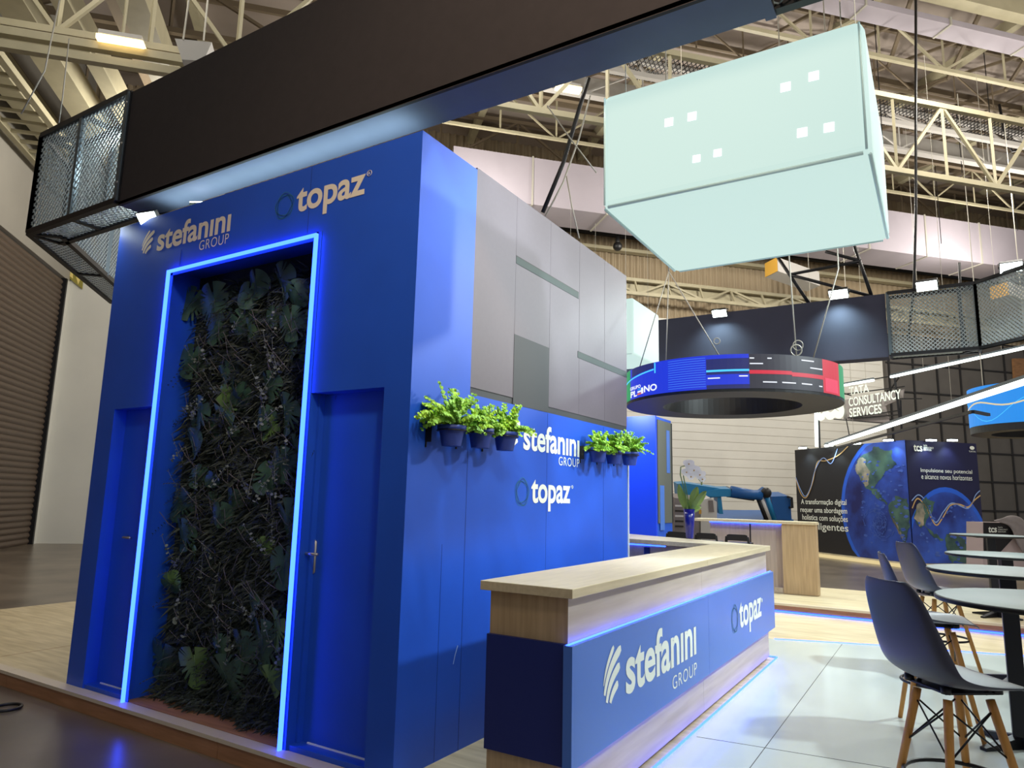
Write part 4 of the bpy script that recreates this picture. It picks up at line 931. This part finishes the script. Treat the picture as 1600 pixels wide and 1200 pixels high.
for x0, x1, mt, lb in ((978, 996, 'green', 'green picture'), (996, 1062, 'blue', 'blue picture with white lettering'), (1062, 1119, 'blue', 'blue wave picture'), (1119, 1178, 'dblue', 'deep blue picture'), (1178, 1236, 'blk', 'black picture with red line'), (1236, 1281, 'blk', 'black picture with small text'), (1281, 1308, 'red', 'red picture'), (1308, 1322, 'green', 'green picture')):
    patch('picture', x0, x1, 0, 1, S[mt], .003, lb)
patch('neon_line', 980, 1040, lambda t: .50+.26*t, lambda t: .545+.26*t, S['cyan'], .005)
patch('neon_line', 1041, 1043, .66, .98, S['cyan'], .005)
patch('dark_corner', 1000, 1040, lambda t: .72+.1*t, 1, S['dblue'], .0045)
for k in range(13): patch('wave_line', 1063, 1118, .08+k*.07, .095+k*.07, S['lblue'], .005)
patch('neon_line', 1119, 1178, .50, .56, S['cyan'], .005); patch('blue_band', 1119, 1178, .88, 1, S['blue'], .005); patch('blue_band', 1119, 1178, .12, .42, S['blue'], .0045)
patch('red_line', 1178, 1236, .42, .53, S['red'], .005); patch('red_line', 1236, 1281, .38, .50, S['red'], .005)
patch('pink_band', 1284, 1305, .05, .45, S['pink'], .005)
mb = MB()
fR = lambda a, b: rp(th(a), b, .006)
mb.use(S['wht']); text(mb, 'PL', fR, 997, .06, 1010, .26, .03); text(mb, 'NO', fR, 1023, .12, 1045, .33, .03); text(mb, 'GRUPO', fR, 996, .30, 1017, .41, .03)
for k, c in enumerate(('orng', 'wht', 'tur')): mb.use(S[c]); mb.poly([fR(1011, .08+k*.075), fR(1022, .10+k*.075), fR(1022, .15+k*.075), fR(1011, .13+k*.075)])
mb.use(S['wht']); text(mb, 'I', fR, 1018, .10, 1021.5, .29, .03)
for x0, x1, b in ((1179, 1209, .86), (1179, 1197, .70), (1196, 1215, .17), (1222, 1241, .17), (1249, 1264, .17), (1274, 1279, .15), (1121, 1138, .30), (1164, 1176, .34), (1250, 1268, .86), (1262, 1280, .66)):
    m9 = MB().use(S['wht']); m9.poly([fR(x0, b), fR(x1, b), fR(x1, b+.035), fR(x0, b+.035)]); m9.obj('caption_line', None, rs)
tag(mb.obj('screen_lettering', None, rs), 'white lettering on the pictures')
mb = MB(); hub = dep(1045, 424, 7.6); 
for px, py in ((1011, 571), (1057, 563), (1137, 553)):
    a = th(px); mb = MB(); mb.tube([RC+Vector((RR*.98*math.cos(a), RR*.98*math.sin(a), HH)), hub], .006, 6); mb.obj('suspension_cable', M['cable'], rs)
mb = MB(); mb.tube([hub, hub+Vector((0, 0, 6))], .008, 6); mb.obj('suspension_cable', M['cable'], rs)
for px, py, tx, ty in ((1246, 552, 1233, 405), (1271, 556, 1310, 420)):
    a = th(px); s0 = RC+Vector((RR*.98*math.cos(a), RR*.98*math.sin(a), HH)); mb = MB(); mb.tube([s0, dep(tx, ty, 7.4), dep(tx-4, ty-60, 7.5)+Vector((0, 0, 3))], .007, 6); mb.obj('suspension_cable', M['cable'], rs)
a = th(1246); s0 = RC+Vector((RR*.98*math.cos(a), RR*.98*math.sin(a), HH))
mb = MB(); mb.torus(s0+Vector((0, 0, .06)), RGT, UPV, .055, .007, 20, 6); mb.torus(s0+Vector((.0, 0, .11))+RGT*.02, RGT, UPV, .05, .005, 20, 6); tag(mb.obj('cable_coil', M['cable'], rs), 'coiled spare cable')
a = th(1118); mb = MB(); mb.torus(dep(1120, 533, 7.2), RGT, UPV, .032, .005, 18, 6); mb.obj('cable_loop', M['cable'], rs)

# other cables and wires hanging from the roof
for k, (pts, rr, mt, lb) in enumerate((((( 920, 122, 9), (905, 170, 9), (880, 255, 9), (848, 332, 9)), .03, 'blackp', 'thick black cable hanging behind the tower'),
        (((922, 150, 8.5), (905, 215, 8.5), (880, 285, 8.5), (852, 338, 8.5)), .012, 'cable', 'pale wire hanging beside the thick black cable'), (((885, 275, 8.4), (893, 320, 8.4), (905, 372, 8.4)), .009, 'cable', 'short pale wire branching toward the screen top'),
        (((855, 165, 8.3), (890, 215, 8.3), (932, 270, 8.3)), .008, 'cable', 'thin pale wire running toward the lit cube'), (((1431, -60, 12), (1431, 330, 12), (1428, 450, 12), (1419, 530, 12)), .022, 'blackp', 'long black cable behind the right netting'),
        (((1499, 410, 12), (1501, 470, 12), (1509, 540, 12)), .02, 'blackp', 'short black cable behind the right netting'), (((93, 0, 6), (70, 110, 6), (33, 178, 6)), .006, 'cable', 'hanger wire left of the mesh corner'), (((108, 60, 6), (98, 150, 6), (92, 192, 6)), .005, 'cable', 'hanger wire above the mesh corner'))):
    mb = MB(); mb.tube([dep(*p) for p in pts], rr, 6); tag(mb.obj('hanging_cable', M[mt]), lb, 'cable')

# ================================================================== FAR BOOTH WITH EARTH PICTURES
UP_, VC = 14.75, 11.78
fb = thing('far_booth_backdrop', 'black and blue corner backdrop with earth pictures', 'backdrop', H(UP_, VC, 0))
zt3 = 3.28
va_, vb_ = VC, 16.5; ua_, ub_ = UP_, 17.15
mb = MB(); mb.hexa([H(UP_, VC, 0), H(UP_+.08, VC, 0), H(UP_+.08, vb_, 0), H(UP_, vb_, 0), H(UP_, VC, zt3), H(UP_+.08, VC, zt3), H(UP_+.08, vb_, zt3), H(UP_, vb_, zt3)]); tag(mb.obj('left_board', M['darkprint'], fb), 'black left board')
mb = MB(); mb.hexa(hq(UP_, ub_, VC-.01, VC+.07, 0, zt3)); tag(mb.obj('right_board', M['navyprint'], fb), 'navy right board')
LB = lambda a, b: H(UP_-.012, vb_-(vb_-VC)*a, zt3*b)      # a: 0 at the far left edge .. 1 at the corner
RB = lambda a, b: H(UP_+(ub_-UP_)*a, VC-.022, zt3*b)
def clipdisc(fn, ca, cb_, ra, rb, n=48, off=0):
    pts = []
    for i in range(n):
        t = 2*PI*i/n; a = min(1, max(0, ca+ra*math.cos(t))); b = min(1, max(0, cb_+rb*math.sin(t))); pts.append(fn(a, b))
    return pts
lw, rw = vb_-VC, ub_-UP_
mb = MB()
for off, rr, mt in ((0, 1.02, 'seaglow'), (-.004, .97, 'sea')):
    mb.use(M[mt]); mb.poly([p-D1*(-off if False else .003*(1 if off else 0)) for p in clipdisc(LB, 1.04, .42, rr*.58, rr*.72*1.0)])
mb.obj('ocean_print', None, fb)
def blob(fn, pts, mt, name, off):
    rb = random.Random(len(pts)*31+int(pts[0][0]*997))
    for _k in range(3):
        o_ = []
        for (a0, b0), (a1, b1) in zip(pts, list(pts[1:])+[pts[0]]):
            l_ = math.hypot(a1-a0, b1-b0); j = rb.uniform(-.17, .17)
            o_ += [(a0, b0), (max(.002, min(.998, (a0+a1)/2-(b1-b0)*j)), max(.002, (b0+b1)/2+(a1-a0)*j))]
        pts = o_
    mb = MB().use(M[mt]); mb.poly([fn(a, b)+off for a, b in pts]); return mb.obj(name, None, fb)
oL = -D1*.008; oR = -D2*.008
blob(LB, ((.60, .80), (.66, .90), (.76, .97), (.90, .93), (.93, .80), (.84, .75), (.80, .68), (.76, .64), (.72, .58), (.68, .60), (.64, .68)), 'land', 'land_print', oL)
blob(LB, ((.59, .78), (.64, .88), (.69, .86), (.72, .75), (.70, .64), (.67, .62), (.63, .70)), 'landt', 'land_print', oL*1.3)
blob(LB, ((.70, .62), (.76, .60), (.80, .52), (.84, .48), (.83, .46), (.77, .51), (.72, .56)), 'land', 'land_print', oL)
blob(LB, ((.86, .48), (.90, .54), (.99, .52), (.999, .30), (.97, .20), (.96, .10), (.93, .18), (.90, .28), (.86, .36)), 'land', 'land_print', oL)
blob(LB, ((.86, .36), (.885, .33), (.93, .2), (.955, .11), (.94, .22), (.905, .31)), 'landt', 'land_print', oL*1.3)
rnd = random.Random(3)
mb = MB().use(M['cloud'])
for i in range(90):
    a, b = rnd.uniform(.62, .98), rnd.uniform(.12, .85); s_ = rnd.uniform(.004, .016)
    mb.poly([LB(min(.999, a+s_*1.2*math.cos(t)*rnd.uniform(.5, 1.3)), b+s_*.8*math.sin(t)*rnd.uniform(.5, 1.3))+oL*1.5 for t in [2*PI*q/7 for q in range(7)]])
for i in range(7):
    a0, b0 = .74+rnd.uniform(-.04, .06), .3+rnd.uniform(-.05, .06)
    for k in range(10):
        t = k*.5; rr = .015+.016*k*.6; f = lambda t, d: LB(min(.999, a0+(rr+d)*math.cos(t+i)*.9), b0+(rr+d)*math.sin(t+i)*1.1)+oL*1.6
        mb.poly([f(t, 0), f(t+.45, 0), f(t+.45, .006), f(t, .006)])
mb.obj('cloud_print', None, fb)
mb = MB(); mb.use(M['seaglow']); mb.poly(clipdisc(RB, .5, -.04, .62, .66)); mb.use(M['sea']); mb.poly([p+oR*.4 for p in clipdisc(RB, .5, -.04, .58, .62)]); mb.obj('ocean_print', None, fb)
blob(RB, ((.04, .36), (.08, .46), (.22, .54), (.34, .50), (.30, .42), (.22, .36), (.17, .30), (.12, .28)), 'land', 'land_print', oR)
blob(RB, ((.03, .36), (.08, .46), (.17, .48), (.20, .40), (.15, .30), (.10, .29)), 'landt', 'land_print', oR*1.3)
blob(RB, ((.14, .31), (.25, .27), (.36, .22), (.42, .19), (.36, .185), (.24, .235)), 'land', 'land_print', oR)
blob(RB, ((.44, .20), (.52, .25), (.70, .20), (.94, .14), (.98, .04), (.75, .0), (.52, .0), (.46, .08)), 'land', 'land_print', oR)
mb = MB().use(M['cloud'])
for i in range(60):
    a, b = rnd.uniform(.1, .9), rnd.uniform(.03, .48); s_ = rnd.uniform(.006, .025)
    mb.poly([RB(a+s_*1.4*math.cos(t)*rnd.uniform(.5, 1.3), max(.002, b+s_*.6*math.sin(t)*rnd.uniform(.5, 1.3)))+oR*1.5 for t in [2*PI*q/7 for q in range(7)]])
mb.obj('cloud_print', None, fb)
def curve_print(fn, pts, mt, w, off):
    mb = MB().use(M[mt]); n = len(pts)
    P = []
    for i in range(n-1):
        p0, p1, p2, p3 = pts[max(0, i-1)], pts[i], pts[i+1], pts[min(n-1, i+2)]
        for k in range(6):
            t = k/6; P.append(tuple(.5*((2*p1[d])+(-p0[d]+p2[d])*t+(2*p0[d]-5*p1[d]+4*p2[d]-p3[d])*t*t+(-p0[d]+3*p1[d]-3*p2[d]+p3[d])*t**3) for d in (0, 1)))
    P.append(pts[-1])
    for (a, b), (c, d) in zip(P, P[1:]):
        l = math.hypot(c-a, (d-b)) or 1; nx, ny = -(d-b)/l*w, (c-a)/l*w
        mb.poly([fn(a-nx, b-ny)+off, fn(c-nx, d-ny)+off, fn(c+nx, d+ny)+off, fn(a+nx, b+ny)+off])
    mb.obj('curve_print', None, fb)
curve_print(LB, ((.005, .72), (.05, .60), (.10, .53), (.16, .62), (.22, .80), (.30, .90), (.37, .84), (.42, .92), (.45, 1.0)), 'line_b', .004, oL)
curve_print(LB, ((.005, .71), (.05, .56), (.11, .52), (.18, .66), (.24, .86), (.32, .87), (.44, .91), (.54, .99)), 'line_o', .004, oL)
curve_print(RB, ((.02, .44), (.10, .52), (.2, .46), (.32, .31), (.42, .36), (.55, .47), (.68, .48), (.8, .46), (.9, .52), (.99, .56)), 'line_o', .006, oR)
curve_print(RB, ((.02, .50), (.12, .55), (.22, .49), (.32, .33), (.45, .42), (.58, .49), (.8, .45), (.92, .56), (.99, .60)), 'line_b', .005, oR)
mb = MB().use(M['white'])
q2 = lambda x, y: LB(*lb_uv(x, y))
def lb_uv(x, y):
    p = onU(x, y, UP_); return ((vb_-p.dot(D2))/(vb_-VC), p.z/zt3)
def rb_uv(x, y):
    p = onV(x, y, VC); return ((p.dot(D1)-UP_)/(ub_-UP_), p.z/zt3)
for s_, (x0, yb0, x1, yt1) in (('A transformação digital', (1253, 789, 1324, 777)), ('requer uma abordagem', (1252, 802, 1325, 790)), ('holística com soluções', (1255, 814, 1326, 803)), ('inteligentes', (1258, 830, 1327, 817))):
    a0, b0 = lb_uv(x0, yb0); a1, _ = lb_uv(x1, yb0); hgt = (.115 if s_ != 'inteligentes' else .15)/zt3*1.9
    bm = lb_uv((x0+x1)/2, yb0)[1]; text(mb, s_, lambda a, b: LB(a, b)+oL*2, a0, bm-.012, a1, bm+hgt-.012, .012)
for s_, (x0, yb0, x1, yt1), off in (('Impulsione seu potencial', (1437, 737, 1517, 727), .012), ('e alcance novos horizontes', (1438, 746, 1517, 739), .002)):
    a0, b0 = rb_uv(x0, yb0); a1, _ = rb_uv(x1, yb0); text(mb, s_, lambda a, b: RB(a, b)+oR*2, a0, b0-.012, a1, b0+.030, off*.3)
a0, b0 = rb_uv(1426, 705); a1, b1 = rb_uv(1439, 695); text(mb, 'tcs', lambda a, b: RB(a, b)+oR*2, a0, b0, a1, b1, .02)
for k, s_ in enumerate(('TATA', 'CONSULTANCY', 'SERVICES')):
    a0, b0 = rb_uv(1441, 697.5+3.3*k); a1, _ = rb_uv((1447, 1457, 1453)[k], 697); text(mb, s_, lambda a, b: RB(a, b)+oR*2, a0, b0, a1, b0+.014, .01)
c_ = rb_uv(1517, 700); mb.poly([RB(c_[0]+.035*math.cos(t), c_[1]+.016*math.sin(t))+oR*2 for t in [2*PI*k/14 for k in range(14)]]); a0, b0 = rb_uv(1512, 706.5); text(mb, 'TATA', lambda a, b: RB(a, b)+oR*2, a0, b0, a0+.10, b0+.012, .01)
tag(mb.obj('slogan_lettering', None, fb), 'white slogan lettering')
# clip lights on the backdrop
for i, (px, py, pl_) in enumerate(((1254, 700, 'L'), (1295, 696, 'L'), (1338, 693, 'L'), (1388, 688, 'L'), (1455, 688, 'R'), (1488, 688, 'R'))):
    c = (onU(px, py, UP_-.25) if pl_ == 'L' else onV(px, py, VC-.25)); lbs = ['leftmost clip light over the black board', 'second clip light from the left on the backdrop', 'third clip light from the left on the backdrop', 'clip light over the big earth picture', 'clip light left of centre over the navy board', 'brightest clip light over the navy board'][i]
    r = thing('clip_light', lbs, 'lamp', c); dn = Vector((0, 0, -1)); out = -D1 if pl_ == 'L' else -D2; sd = D2 if pl_ == 'L' else D1
    mb = MB(); mb.obox(c, sd*.11, out*.07, (0, 0, .02)); mb.obj('lamp_head', M['lens'], r)
    mb = MB(); mb.obox(c+Vector((0, 0, .035)), sd*.12, out*.08, (0, 0, .012)); mb.bar(c+Vector((0, 0, .03)), c-out*.25+Vector((0, 0, -.02)), .02); mb.obj('arm', M['blackp'], r)
    light('clip_lamp_light', 'SPOT', c+dn*.05, 26, (.75, .95, 1), c-Vector((0, 0, 1.2))-out*.2, size=.05, spot=2.0, blend=.8)
# its lit platform
r = thing('far_booth_platform', 'far booth platform with glowing yellow edge', 'platform', H(UP_+1, VC-1, FZ))
mb = MB(); mb.hexa(hq(UP_-.35, UP_+9, VC-1.8, vb_+.4, FZ, -.01)); mb.obj('deck', M['deck'], r)
mb = MB(); mb.hexa(hq(UP_-.375, UP_-.355, VC-1.8, vb_+.4, FZ+.005, -.02)); mb.hexa(hq(UP_-.36, UP_+9, VC-1.83, VC-1.81, FZ+.005, -.02)); tag(mb.obj('edge_light', emi('yellow_edge_light', (1, .8, .4), .75), r), 'glowing yellow edge strip')
# sign on a black frame above
r = thing('lit_sign', 'lit white letter sign on black frame above the backdrop', 'sign', onU(1340, 640, UP_))
US = UP_+.02
def SU(px, py, k=0): return onU(px, py, US-k)
mb = MB()
for a, b, wd in (((1398, 590), (1406, 655), .06), ((1407, 625), (1409, 672), .05), ((1279, 640), (1281, 700), .05), ((1319, 616), (1413, 604), .03), ((1310, 612), (1330, 618), .03), ((1330, 654), (1407, 648), .03), ((1325, 653), (1408, 641), .03), ((1303, 655), (1390, 662), .03), ((1390, 611), (1405, 589), .03), ((1407, 623), (1440, 623), .03), ((1322, 654), (1327, 680), .02), ((1319, 600), (1398, 587), .03)): mb.bar(SU(*a), SU(*b), wd)
mb.obj('sign_frame', M['black'], r)
q = [SU(1319, 625, -.05), SU(1412, 608, -.05), SU(1410, 622, -.05), SU(1383, 634, -.05), SU(1390, 662, -.05), SU(1318, 655, -.05)]
mb = MB(); mb.prism(q, D1*.03); mb.obj('sign_backing', M['cloth'], r)
mb = MB().use(M['letter'])
vt = [SU(1327, 617), SU(1358, 609)]
for s_, p0, p1, hgt in (('TATA', (1327, 617.5), (1358, 612), .24), ('CONSULTANCY', (1326.5, 635.5), (1408, 623), .27), ('SERVICES', (1327.5, 652), (1378, 645.5), .27)):
    A, B_ = SU(*p0, .06), SU(*p1, .06); up = Vector((0, 0, 1)); text(mb, s_, lambda a, b: A.lerp(B_, a)+up*b, 0, 0, 1, hgt, .02)
A, B_ = SU(1273, 659, .06), SU(1320, 653, .06); text(mb, 'tcs', lambda a, b: A.lerp(B_, a)+Vector((0, 0, b)), 0, 0, 1, .95, .05)
tag(mb.obj('sign_lettering', None, r), 'lit white letters')
# linear lamps
def bar_lamp(label, a, b, w_):
    r = thing('linear_lamp', label, 'lamp', a); d = (b-a).normalized()
    mb = MB(); mb.bar(a, b, w_); mb.obj('light_tube', M['ledtube'], r)
    mb = MB(); mb.bar(a+Vector((0, 0, w_*.9)), b+Vector((0, 0, w_*.9)), w_*.8, w_*.7); mb.obj('lamp_rail', M['steelpost'], r)
    n_ = 2
    for k in range(n_): p_ = a.lerp(b, (k+.5)/n_); mb = MB(); mb.tube([p_, p_+Vector((0, 0, 7))], .004, 4); mb.obj('suspension_wire', M['cable'], r)
bar_lamp('lower white linear lamp slanting across the right side', onU(1290, 697, UP_), onZ(1640, 584, onU(1290, 697, UP_).z), .075)
zl = onU(1392, 589, UP_-.4).z; bar_lamp('upper white linear lamp under the right netting', onU(1392, 589, UP_-.4), onZ(1640, 535, zl), .06)
bar_lamp('upright white lamp at the left edge of the letter sign', onU(1275, 640, UP_-.1), onU(1276, 698, UP_-.1), .09)
bar_lamp('short white linear lamp above the letter sign', onU(1319, 602, UP_-.2), onU(1365, 594, UP_-.2), .06)
mb = MB(); zr = onU(1310, 700, UP_).z-.12; mb.bar(onZ(1305, 700, zr), onZ(1520, 643, zr), .05); mb.bar(onZ(1520, 643, zr), onZ(1545, 648, zr), .05); tag(mb.obj('hanging_rail', M['black']), 'thin black rail below the lower linear lamp', 'rail')
# second ring screen, far right
ce = dep(1625, 660, 15); R2 = 92*15/FPX
rs2 = hanging_ring('blue ring screen cut off by the right edge of the photo', (ce.x, ce.y, dep(1600, 681, 15).z+.05), R2, R2*.7, 1.0, .03)
mb = MB(); va2 = math.atan2(CAM.y-ce.y, CAM.x-ce.x); z0_ = dep(1600, 681, 15).z+.2
f2 = lambda a, b, k=.01: Vector((ce.x+(R2+k)*math.cos(va2+a), ce.y+(R2+k)*math.sin(va2+a), z0_+.84*b))
for i in range(30):
    a0, a1 = -1.45+i*2.9/30, -1.45+(i+1)*2.9/30
    mb.use(S['tur']); mb.poly([f2(a0, 0), f2(a1, 0), f2(a1, 1), f2(a0, 1)])
for i in range(30):
    a0, a1 = -1.45+i*2.9/30, -1.45+(i+1)*2.9/30; y0_, y1_ = .50+.07*math.sin(a0*6+1), .50+.07*math.sin(a1*6+1)
    mb.use(S['sand']); mb.poly([f2(a0, y0_, .02), f2(a1, y1_, .02), f2(a1, y1_+.04, .02), f2(a0, y0_+.04, .02)])
    y0_, y1_ = .35+.28*math.sin(a0*4.5+1.8), .35+.28*math.sin(a1*4.5+1.8); mb.use(S['cyan']); mb.poly([f2(a0, y0_, .02), f2(a1, y1_, .02), f2(a1, y1_+.015, .02), f2(a0, y0_+.015, .02)])
tag(mb.obj('picture', None, rs2), 'turquoise picture with pale curves')
for k in range(3): mb = MB(); a = 2*PI*k/3; p_ = Vector((ce.x+R2*.9*math.cos(a), ce.y+R2*.9*math.sin(a), z0_+.8)); mb.tube([p_, p_+Vector((0, 0, 7))], .01, 5); mb.obj('suspension_cable', M['cable'], rs2)
# small black counter with a grey cloth
cq = onZ(1537, 893, 0)
def dq(px, py): return dep(px, py, 13.5)
r = thing('info_counter', 'black and pinkish white counter with small white lettering', 'counter', dq(1570, 890))
D_ = FWD.copy(); D_.z = 0; D_.normalize()
mb = MB(); mb.prism([dq(*p) for p in ((1536, 816), (1610, 818), (1610, 905), (1536, 902))], D_*.5); mb.obj('body', M['pinkw'], r)
mb = MB(); mb.prism([dq(*p)-D_*.02 for p in ((1536, 816), (1610, 818), (1585, 838), (1557, 868), (1537, 868))], D_*.018); tag(mb.obj('black_front', M['darkprint'], r), 'black slanted front')
mb = MB().use(M['white']); fq = lambda a, b: dq(a, b)-D_*.03; text(mb, 'tcs', fq, 1542.5, 832, 1556, 822.5, .03)
for k, s_ in enumerate(('TATA', 'CONSULTANCY', 'SERVICES')): text(mb, s_, fq, 1557.5, 825+3.4*k, (1565, 1573, 1570)[k], 823+3.4*k, .01)
mb.obj('lettering', None, r)
r = thing('draped_cloth', 'crumpled grey cloth draped over the black counter', 'cloth', dq(1580, 830))
rows = [((1546, 812), (1560, 810), (1572, 803), (1588, 806), (1597, 815)), ((1547, 815), (1562, 813), (1574, 814), (1590, 816), (1598, 818)), ((1572, 818), (1576, 820), (1584, 819), (1592, 818), (1599, 819)), ((1577, 832), (1580, 834), (1586, 833), (1593, 834), (1600, 834)), ((1584, 850), (1587, 852), (1591, 850), (1595, 852), (1602, 850)), ((1593, 864), (1595, 865), (1597, 864), (1599, 858), (1603, 856))]
mb = MB(); mb.smooth = True; vs = [dq(*p)-D_*(.05+.06*((i+j) % 2)) for i, row in enumerate(rows) for j, p in enumerate(row)]
mb.add(vs, [(i*5+j, i*5+j+1, (i+1)*5+j+1, (i+1)*5+j) for i in range(5) for j in range(4)]); o = mb.obj('fold', M['cloth'], r); so = o.modifiers.new('solid', 'SOLIDIFY'); so.thickness = .03; sb = o.modifiers.new('sub', 'SUBSURF'); sb.levels = 2
# rough wooden panel glimpsed at right
q = [onV(*p_, VB-.3) for p_ in ((1584, 560), (1640, 560), (1640, 596), (1586, 596))]
mb = MB(); mb.prism(q, D2*.1); tag(mb.obj('wood_board', M['woodbox']), 'weathered wood board high on the charcoal wall', 'board')

# ================================================================== BOOM LIFT AND MACHINE BEHIND
DL = 15.5
def bl(px, py, d=0): return dep(px, py, DL+d)
lf_ = thing('boom_lift', 'blue folded boom lift parked at the back wall', 'boom lift', bl(1150, 890))
mb = MB(); mb.prism([bl(*p) for p in ((1058, 756), (1072, 755), (1142, 766), (1140, 775), (1110, 778), (1060, 776))], FWD*.35); mb.obj('lower_boom', M['crane'], lf_)
mb = MB(); mb.prism([bl(*p, -.05) for p in ((1098, 768), (1125, 764), (1142, 764), (1144, 776), (1128, 776), (1098, 776))], FWD*.4); mb.obj('knuckle', M['crane'], lf_)
mb = MB(); mb.tube([bl(1142, 768), bl(1190, 775)], [.13, .10], 10); tag(mb.obj('boom_cylinder', M['craned'], lf_), 'dark blue telescopic boom')
mb = MB(); mb.prism([bl(*p, .05) for p in ((1138, 774), (1180, 780), (1178, 783), (1138, 777))], FWD*.1); mb.obj('hose_bundle', M['blackp'], lf_)
mb = MB(); mb.prism([bl(*p, -.04) for p in ((1138, 764), (1145, 764), (1143, 777), (1136, 777))], FWD*.42); mb.obj('boom_collar', M['blackp'], lf_)
mb = MB(); mb.prism([bl(*p) for p in ((1120, 768), (1126, 768), (1130, 803), (1124, 803), (1122, 790))], FWD*.3); mb.obj('upright', M['crane'], lf_)
mb = MB(); mb.prism([bl(*p) for p in ((1172, 769), (1190, 768), (1197, 763), (1201, 770), (1197, 780), (1184, 779))], FWD*.25); mb.obj('jib_joint', M['craned'], lf_)
mb = MB(); mb.sphere(bl(1197, 770), .12, n=12, k=8); mb.obj('pivot', M['blackp'], lf_)
for a, b, mt in (((1197, 773), (1210, 812), 'crane'), ((1185, 779), (1198, 812), 'blackp'), ((1189, 778), (1202, 812), 'pale')): mb = MB(); mb.tube([bl(*a), bl(*b)], .055, 8); mb.obj('jib_arm', M[mt], lf_)
mb = MB(); mb.prism([bl(*p) for p in ((1205, 776), (1232, 775), (1235, 780), (1237, 812), (1210, 812))], FWD*.6); tag(mb.obj('basket', M['craned'], lf_), 'dark blue basket')
mb = MB(); mb.tube([bl(1230, 776, -.05), bl(1237, 778, -.05), bl(1238, 793, -.05), bl(1233, 793, -.05)], .03, 6); mb.obj('basket_rail', M['blackp'], lf_)
mb = MB(); mb.prism([bl(*p, .2) for p in ((1060, 812), (1240, 812), (1240, 850), (1060, 850))], FWD*1.2); mb.obj('chassis', M['craned'], lf_)
for px in (1075, 1225):
    mb = MB(); c = bl(px, 880, .2); c.z = FZ+.36; a_ = FWD.copy(); a_.z = 0; a_.normalize(); mb.tube([c-a_*.1, c+a_*.25], .36, 20); mb.obj('wheel', M['blackp'], lf_)
mc = thing('grey_machine', 'grey slatted machine beside the second blue tower', 'machine', bl(1075, 890, -1))
mb = MB(); mb.prism([bl(*p, -1) for p in ((1054, 778), (1092, 782), (1092, 900), (1054, 900))], FWD*.7); mb.obj('casing', M['greym'], mc)
for k in range(5): mb = MB(); mb.prism([bl(*p, -1.02) for p in ((1055, 789+k*8), (1068, 789.5+k*8), (1068, 792+k*8), (1055, 791.5+k*8))], FWD*.015); mb.obj('slat', M['pale'] if k in (0, 2) else M['blackp'], mc)
c3 = thing('white_cabinet', 'white vented cabinet under the lift boom', 'cabinet', bl(1115, 890, -.6))
mb = MB(); mb.prism([bl(*p, -.6) for p in ((1095, 782), (1110, 778), (1120, 784), (1122, 900), (1095, 900))], FWD*.5); mb.obj('cabinet_body', M['pale'], c3)
mb = MB(); mb.prism([bl(*p, -.62) for p in ((1107, 782), (1114, 782), (1116, 800), (1108, 800))], FWD*.015); mb.obj('vent', M['greym'], c3)
mb = MB(); mb.prism([bl(*p, -.63) for p in ((1089, 796), (1096, 797), (1096, 803), (1089, 803))], FWD*.02); mb.obj('warning_patch', M['orange'], c3)
